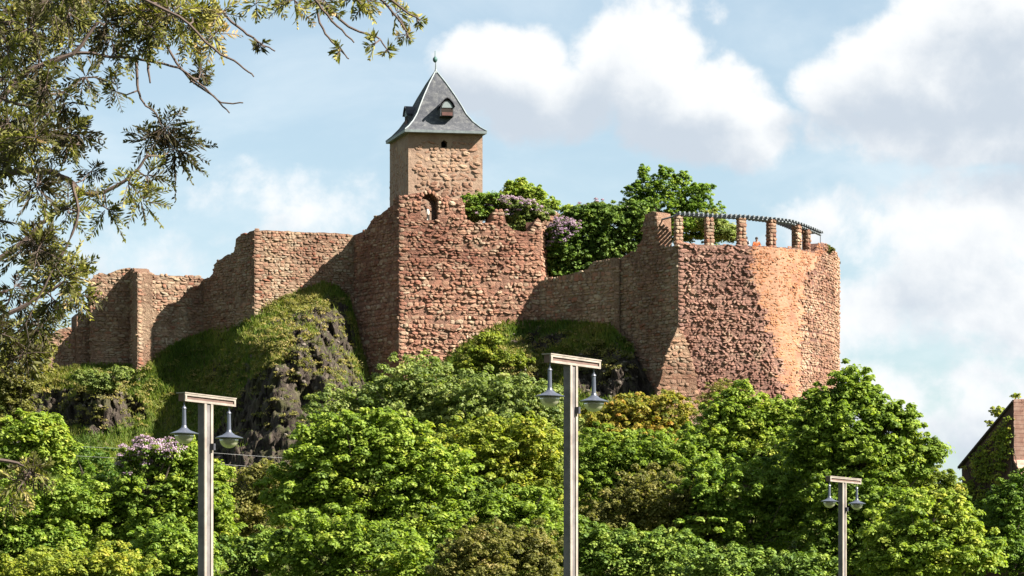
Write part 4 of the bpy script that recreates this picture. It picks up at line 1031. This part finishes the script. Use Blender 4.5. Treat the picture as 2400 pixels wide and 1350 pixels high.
# grass on the hill
def grass():
    rng = np.random.default_rng(3)
    V = np.array(HV).reshape(-1, HNR, 3)[:, 4:, :]; T = np.array(HT).reshape(-1, HNR)[:, 4:]
    nc = V.shape[0]; N = 130000
    ci = rng.integers(22, min(nc - 1, 24 + 494), N); ri = (rng.random(N) ** 1.1 * 105).astype(int)
    keep = T[ci, ri] + rng.normal(size=N) * .15 < .55
    ci, ri = ci[keep], ri[keep]; N = len(ci)
    k1, k2 = rng.random(N)[:, None], rng.random(N)[:, None]
    p = V[ci, ri] + (V[ci + 1, ri] - V[ci, ri]) * k1 + (V[ci, ri + 1] - V[ci, ri]) * k2
    h = rng.uniform(.14, .42, N)[:, None]; th = rng.uniform(0, 2 * np.pi, N)
    side = np.stack([np.cos(th), np.sin(th), np.zeros(N)], 1) * rng.uniform(.03, .07, N)[:, None]
    lean = np.stack([rng.normal(size=N) * .35, -.35 + rng.normal(size=N) * .3, np.ones(N)], 1)
    Q = np.empty((N, 3, 3)); Q[:, 0] = p - side; Q[:, 1] = p + side; Q[:, 2] = p + lean * h
    cl = np.array([noise.noise(Vector(q) * .35) for q in p[::1]])
    t = np.clip(.42 + cl * .6 + rng.normal(size=N) * .15, 0, 1)
    o = link('grass', np_mesh('grass', Q.reshape(-1, 3), 3, L_GRASS, np.repeat(t, 3)))
    tag(o, 'grass and dry tufts growing over the castle hill', 'grass', kind='stuff')
grass()

def scrub():
    rng = np.random.default_rng(8); V0 = np.array(HV).reshape(-1, HNR, 3)[:, 4:, :]
    cs = []; rr = []
    for (cx, cy, sx, sy, n) in ((700, 720, 90, 30, 150), (690, 780, 80, 50, 110), (640, 820, 60, 60, 110), (560, 860, 60, 60, 80), (800, 860, 60, 30, 70), (240, 900, 60, 30, 150), (200, 960, 60, 40, 50), (1180, 830, 80, 40, 150), (1300, 830, 70, 40, 60), (1420, 820, 60, 60, 90), (500, 900, 90, 80, 100), (720, 940, 90, 80, 60), (1240, 880, 60, 25, 60), (330, 940, 60, 60, 50), (1000, 880, 60, 20, 40)):
        for i in range(n):
            px, py = rng.normal(cx, sx * .7), rng.normal(cy, sy * .7)
            c = int(np.clip(round((px - 40) / 3.2) + 24, 0, len(V0) - 1)); col = V0[c]; pys = HZ - F * col[:, 2] / col[:, 1]
            j = int(np.argmin(np.abs(pys - py)))
            if abs(pys[j] - py) > 12: continue
            cs.append(col[j] + np.array([0, -.1, .05])); rr.append(rng.uniform(.15, .5))
    cs = np.array(cs); rr = np.array(rr)
    V, T = leaf_cloud(cs, rr, 42, .075, rng, up=.4, tintc=np.clip(.5 + rng.normal(size=len(cs)) * .28, 0, 1))
    o = link('scrub', np_mesh('scrub', V, 4, L_OLIVE, T)); tag(o, 'low weeds and scrub scattered over the crags and slopes', 'scrub', kind='stuff')
    b = MB()
    for i in range(240):
        cx, cy, sx, sy = ((1250, 850, 110, 50), (720, 850, 120, 90), (210, 930, 80, 50), (1450, 860, 60, 60))[rng.integers(4)]
        px, py = rng.normal(cx, sx * .7), rng.normal(cy, sy * .7)
        c = int(np.clip(round((px - 40) / 3.2) + 24, 0, len(V0) - 1)); col = V0[c]; pys = HZ - F * col[:, 2] / col[:, 1]; j = int(np.argmin(np.abs(pys - py)))
        if abs(pys[j] - py) > 12: continue
        k = rng.uniform(.10, .30); th = rng.uniform(0, 6.28); v, f = SHN[rng.integers(16)]
        X = v[:, 0] * k * 1.4; Y_ = v[:, 1] * k * .5; Z_ = v[:, 2] * k
        q = np.stack([X * math.cos(th) - Y_ * math.sin(th), X * math.sin(th) + Y_ * math.cos(th), Z_], 1) + col[j]
        b.add(q.tolist(), f, 0, rng.random())
    o = b.build('scree', simple('grey_brown_scree', (.20, .165, .13), .95, var=.5, sc=1.5)); tag(o, 'loose stones lying on the crags below the walls', 'stones', kind='stuff')
scrub()

# ------------------------------------------------------------------ street lamps
def street_lamp(px, topL, topR, Y, label, k=1.0, barl=None, zbase=-1.75):
    """px of the bar's left end and right end; the bar recedes to the right"""
    (ax, ay), (bx, by) = topL, topR
    z = (HZ - ay) / F * Y
    Y2 = z * F / (HZ - by)
    A = P3(ax, ay, Y); B = Vector(((bx - 1200) / F * Y2, Y2, z)); d = (B - A); L = d.length; yaw = math.atan2(d.y, d.x); mid = (A + B) / 2
    pw = (px[1] - px[0]) / F * ((Y + Y2) / 2)
    root = thing('street_lamp', label, 'street lamp', (mid.x, mid.y, zbase), 'tall T shaped street lamps in front of the castle hill')
    root.rotation_euler = (0, 0, yaw)
    H = z - zbase
    cx = ((px[0] + px[1]) / 2 - 1200) / F * mid.y - mid.x
    cx = cx / math.cos(yaw)
    bh = .15 * k; bd = .13 * k; pwid = pw * .56 / math.cos(yaw)
    def add(name, b, mat, par=root, sm=False): return link(name, b.mesh(name, mat, sm), par, world=False)
    b = MB(); b.box((cx, 0, (H - bh) / 2), pwid, bd, H - bh - .003); post = add('post', b, M_POST)
    for sx in (-1, 1):
        b = MB(); b.box((cx + sx * pwid * .36, -bd / 2 - .012, (H - bh) / 2), pwid * .26, .024, H - bh - .01); add('edge_strip', b, M_POSTL, post)
    b = MB(); b.box((0, 0, H - bh / 2), L, bd, bh * .98); bar = add('crossbar', b, M_GROOVE)
    for zz, hh in ((H - .02 * k, .042 * k), (H - bh + .02 * k, .042 * k)):
        b = MB(); b.box((0, -bd / 2 - .015, zz), L + .02, .03, hh); add('edge_strip', b, M_POSTL, bar)
    for sx in (-1, 1):
        b = MB(); b.box((sx * (L / 2 - .025), -bd / 2 - .0165, H - bh / 2), .06, .033, bh * .6); add('edge_strip', b, M_POSTL, bar)
    b = MB(); b.box((0, 0, H + .012), L + .05, bd + .08, .022); add('cap_board', b, M_POSTL, bar)
    hl = []
    for sx in (-1, 1):
        lx = sx * (L / 2 - L * .055)
        b = MB(); b.tube([(lx, 0, H - bh), (lx, 0, H - bh - .16 * k)], .016 * k, 6); b.tube([(lx, 0, H - bh - .14 * k), (lx, 0, H - bh - .49 * k)], [.034 * k, .042 * k], 10)
        b.lathe((lx, 0, H - bh - .16 * k), [(.02 * k, 0), (.05 * k, .02 * k), (.035 * k, .05 * k), (.015 * k, .07 * k)], 10)
        rod = add('hanging_rod', b, M_SHADE)
        b = MB(); zc_ = H - bh - .47 * k
        b.lathe((lx, 0, zc_), [(.045 * k, .0 * k), (.06 * k, -.045 * k), (.12 * k, -.095 * k), (.21 * k, -.13 * k), (.285 * k, -.155 * k), (.282 * k, -.168 * k), (.20 * k, -.165 * k), (.19 * k, -.175 * k), (.15 * k, -.17 * k)], 28)
        sh = add('lamp_shade', b, M_SHADE, sm=False)
        b = MB(); b.lathe((lx, 0, zc_ - .168 * k), [(.19 * k, 0), (.187 * k, -.05 * k), (.165 * k, -.11 * k), (.12 * k, -.16 * k), (.06 * k, -.19 * k), (.005, -.198 * k)], 24); add('lamp_globe', b, M_GLOBE, sh, True)
    b = MB(); b.box((cx + pwid * .3, -bd / 2 - .05, H - 1.0 * k), .07, .09, .13); add('hook', b, M_IRON, post)
street_lamp((466, 497), (425, 922), (543, 936), 60, 'left street lamp with two bell shaped lanterns, beside the lilac bush', 1.0)
street_lamp((1320, 1353), (1282, 831), (1398, 847), 59, 'middle and tallest street lamp, in front of the dark crag by the bastion', 1.02)
street_lamp((1963, 1983), (1940, 1117), (2012, 1124), 95, 'small distant street lamp in front of the tallest maple', .98)

# ------------------------------------------------------------------ overhead wires
for pts, lab in ((((-200, 1020, 186), (170, 1046, 188), (480, 1060, 190), (700, 1076, 194), (1000, 1100, 202)), 'upper of the thin overhead wires crossing behind the left lamp'),
                 (((-200, 1045, 186), (170, 1068, 188), (480, 1085, 190), (700, 1102, 194), (1000, 1130, 202)), 'lower of the thin overhead wires crossing behind the left lamp')):
    b = MB(); b.tube([P3(*p) for p in pts], .009, 5); tag(b.build('overhead_wire', M_WIRE), lab, 'wire')

# ------------------------------------------------------------------ foreground conifer
def conifer():
    rng = random.Random(91); nr_ = np.random.default_rng(91)
    Yc = 12.5
    root = thing('conifer_tree', 'conifer in the left foreground with sprays of yellow green and brown needles', 'conifer', (PL(-260, 13).x, 13, -1.75))
    b = MB(); tx = PL(-260, 13).x
    b.tube([(tx, 13, -2), (tx + .05, 13, 1), (tx, 13.05, 3.5), (tx + .04, 13, 7)], [.24, .2, .15, .05], 10); b.build('trunk', M_TWIG, root)
    def Q(px, py, dy=0.): return P3(px, py, Yc + dy)
    main = [
        [(-260, 700), (-60, 640), (60, 560), (120, 500)], [(-260, 1000), (-80, 800), (50, 720), (150, 660)], [(-260, 500), (-60, 420), (100, 400), (170, 430), (200, 455), (255, 445), (310, 410), (345, 365)],
        [(-260, 350), (-40, 260), (60, 170), (170, 125), (230, 50)], [(60, 170), (170, 125), (260, 133), (340, 140), (420, 160), (480, 205), (520, 240), (570, 241)], [(-260, 200), (-40, 60), (80, -10)],
        [(80, 30), (210, 10), (260, -15)], [(330, -20), (370, 70), (430, 170), (500, 225), (538, 265)], [(480, -30), (530, 40), (580, 80), (610, 100), (645, 120)], [(300, -20), (420, 40), (500, 115), (560, 150), (595, 180)],
        [(600, -40), (730, -10), (745, 40), (770, 90), (800, 120), (818, 138)], [(700, -40), (745, 10), (790, 60), (830, 100)], [(700, -40), (780, 30), (830, 70), (880, 85), (912, 122)],
        [(800, -50), (880, -10), (930, 40), (962, 92)], [(880, -30), (930, 10), (985, 48)], [(320, 130), (322, 200), (335, 240), (365, 265)], [(345, 130), (352, 195)],
        [(-260, 1200), (-100, 1120), (0, 1080), (70, 1100)], [(170, 430), (180, 520), (120, 640), (60, 760)], [(70, 560), (90, 620), (85, 690)], [(120, 500), (130, 600), (190, 680)], [(0, 300), (120, 330), (190, 340)], [(0, 230), (100, 250), (180, 190), (225, 180)]]
    b = MB(); bp_ = []
    for i, pth in enumerate(main):
        dy = rng.uniform(-.6, .6); n = len(pth); pts = []
        for k in range(n - 1):
            for j in range(4):
                u = j / 4; p0 = pth[max(0, k - 1)]; p1 = pth[k]; p2 = pth[k + 1]; p3 = pth[min(n - 1, k + 2)]
                f = lambda a, b_, c, d: .5 * ((2 * b_) + (-a + c) * u + (2 * a - 5 * b_ + 4 * c - d) * u * u + (-a + 3 * b_ - 3 * c + d) * u ** 3)
                pts.append((f(p0[0], p1[0], p2[0], p3[0]) + rng.uniform(-2, 2), f(p0[1], p1[1], p2[1], p3[1]) + rng.uniform(-2, 2)))
        pts.append(pth[-1]); m = len(pts); thick = .016 if pth[0][0] < -100 else .006
        P_ = [Q(x, y, dy) for x, y in pts]
        b.tube(P_, [thick * (1 - .8 * k / m) + .0014 for k in range(m)], 6); bp_ += [(x, y, dy) for x, y in pts]
    # foliage clusters (px, py, radius, sprays, tint)
    cl = [(385, 300, 80, 18, .12), (410, 350, 85, 26, .14), (350, 330, 60, 10, .3), (345, 410, 50, 12, .45), (300, 430, 50, 9, .5), (250, 490, 60, 12, .45), (330, 470, 60, 9, .45), (215, 400, 45, 8, .2),
          (185, 310, 55, 22, .10), (160, 340, 45, 14, .12), (150, 240, 55, 12, .2), (200, 180, 55, 12, .2), (260, 90, 60, 26, .05), (250, 50, 60, 20, .1), (265, 200, 40, 8, .35), (320, 110, 60, 14, .35),
          (470, 170, 30, 12, .2), (450, 60, 80, 22, .6), (500, 80, 55, 16, .75), (520, 30, 60, 12, .6), (400, 30, 80, 24, .5), (350, 60, 60, 16, .3), (330, 20, 70, 20, .45), (600, 10, 30, 6, .6),
          (690, 0, 55, 12, .55), (760, 0, 50, 12, .55), (640, -10, 50, 8, .5), (830, -5, 50, 10, .5), (930, 30, 40, 9, .6), (950, 80, 20, 4, .65), (980, 45, 20, 4, .6), (880, 100, 24, 5, .55), (905, 118, 14, 4, .6), (800, 115, 24, 5, .5), (860, 0, 40, 8, .5),
          (75, 1110, 55, 16, .5), (40, 1130, 60, 18, .65), (60, 1095, 35, 10, .05), (20, 1180, 40, 8, .6), (610, 105, 14, 5, .2), (790, 30, 12, 3, .5), (275, 215, 30, 5, .3),
          (150, 650, 70, 26, .5), (190, 690, 45, 16, .25), (120, 700, 60, 20, .35), (180, 630, 45, 12, .55), (90, 760, 70, 22, .4), (60, 830, 60, 16, .3), (205, 620, 20, 5, .8)]
    # dense left mass
    for i in range(70):
        px = rng.uniform(-140, 175); py = rng.uniform(-60, 830)
        lim = 235 - .12 * py if py < 500 else 175 - (py - 500) * .22
        if px > lim: continue
        cl.append((px, py, rng.uniform(50, 85), rng.randint(12, 19), .18 + .45 * (noise.noise(Vector((px * .012, py * .012, 9))) * .7 + .45) + rng.uniform(-.3, .12)))
    for i in range(18):
        px = rng.uniform(60, 460); cl.append((px, rng.uniform(-60, 60), rng.uniform(50, 80), rng.randint(10, 18), rng.uniform(.15, .65)))
    V = []; T = []; tw = MB()
    for (cx, cy, rad, ns, tint) in cl:
        dy = rng.uniform(-.9, .9) if cx < 230 else rng.uniform(-.3, .3)
        near = min(bp_, key=lambda q: (q[0] - cx) ** 2 + (q[1] - cy) ** 2 + (40 if q[0] > cx else 0))
        c = Q(cx, cy, dy); a = Q(*near)
        b.tube([a, a.lerp(c, .5) + Vector((rng.uniform(-.02, .02), 0, -.015)), c], [.004, .003, .002], 5)
        for k in range(ns):
            th = rng.uniform(0, 2 * math.pi); d = Vector((math.cos(th), rng.uniform(-.7, .7), math.sin(th) * .9 - .12)).normalized()
            d = (d + (c - a).normalized() * .35).normalized()
            L = rad / F * Yc * rng.uniform(.6, 1.25); sag = rng.uniform(.05, .3) * L
            st = c + d * (L * rng.uniform(0, .2))
            N_ = max(6, int(L / .0125)); sp = []
            for j in range(N_ + 1):
                u = j / N_; sp.append(st + d * (L * u) + Vector((0, 0, -sag * u * u)))
            b.tube([sp[0], sp[N_ // 2], sp[-1]], [.0022, .0016, .001], 4, cap=False)
            side = d.cross(Vector((rng.gauss(0, 1), rng.gauss(0, 1), rng.gauss(0, 1)))).normalized()
            tt = min(.98, max(.02, tint - .09 + rng.gauss(0, .16)))
            for j in range(1, N_ + 1):
                u = j / N_; ll = .044 * (1.1 - .75 * u) * rng.uniform(.7, 1.2) * (1.25 if u > .2 else .8)
                for sg in (-1, 1, 0) if j % 3 == 0 else (-1, 1):
                    o = (side * sg if sg else d.cross(side)) * .8 + d * .75; o += Vector((rng.gauss(0, .13), rng.gauss(0, .13), rng.gauss(0, .13) - .06)); o.normalize()
                    wv_ = o.cross(Vector((rng.gauss(0, 1), rng.gauss(0, 1), rng.gauss(0, 1)))).normalized() * .0046
                    p = sp[j]; V += [p, p + o * ll * .45 + wv_, p + o * ll, p + o * ll * .45 - wv_]; T += [min(.99, tt + .22 * u)] * 4
    b.build('branches', M_TWIG, root)
    link('needles', np_mesh('needles', np.array([tuple(v) for v in V]), 4, L_CONIF, np.array(T)), root)
    print('conifer leaflets', len(V) // 4)
conifer()
print('leaves', LEAFCOUNT[0], 'objects', len(bpy.data.objects))
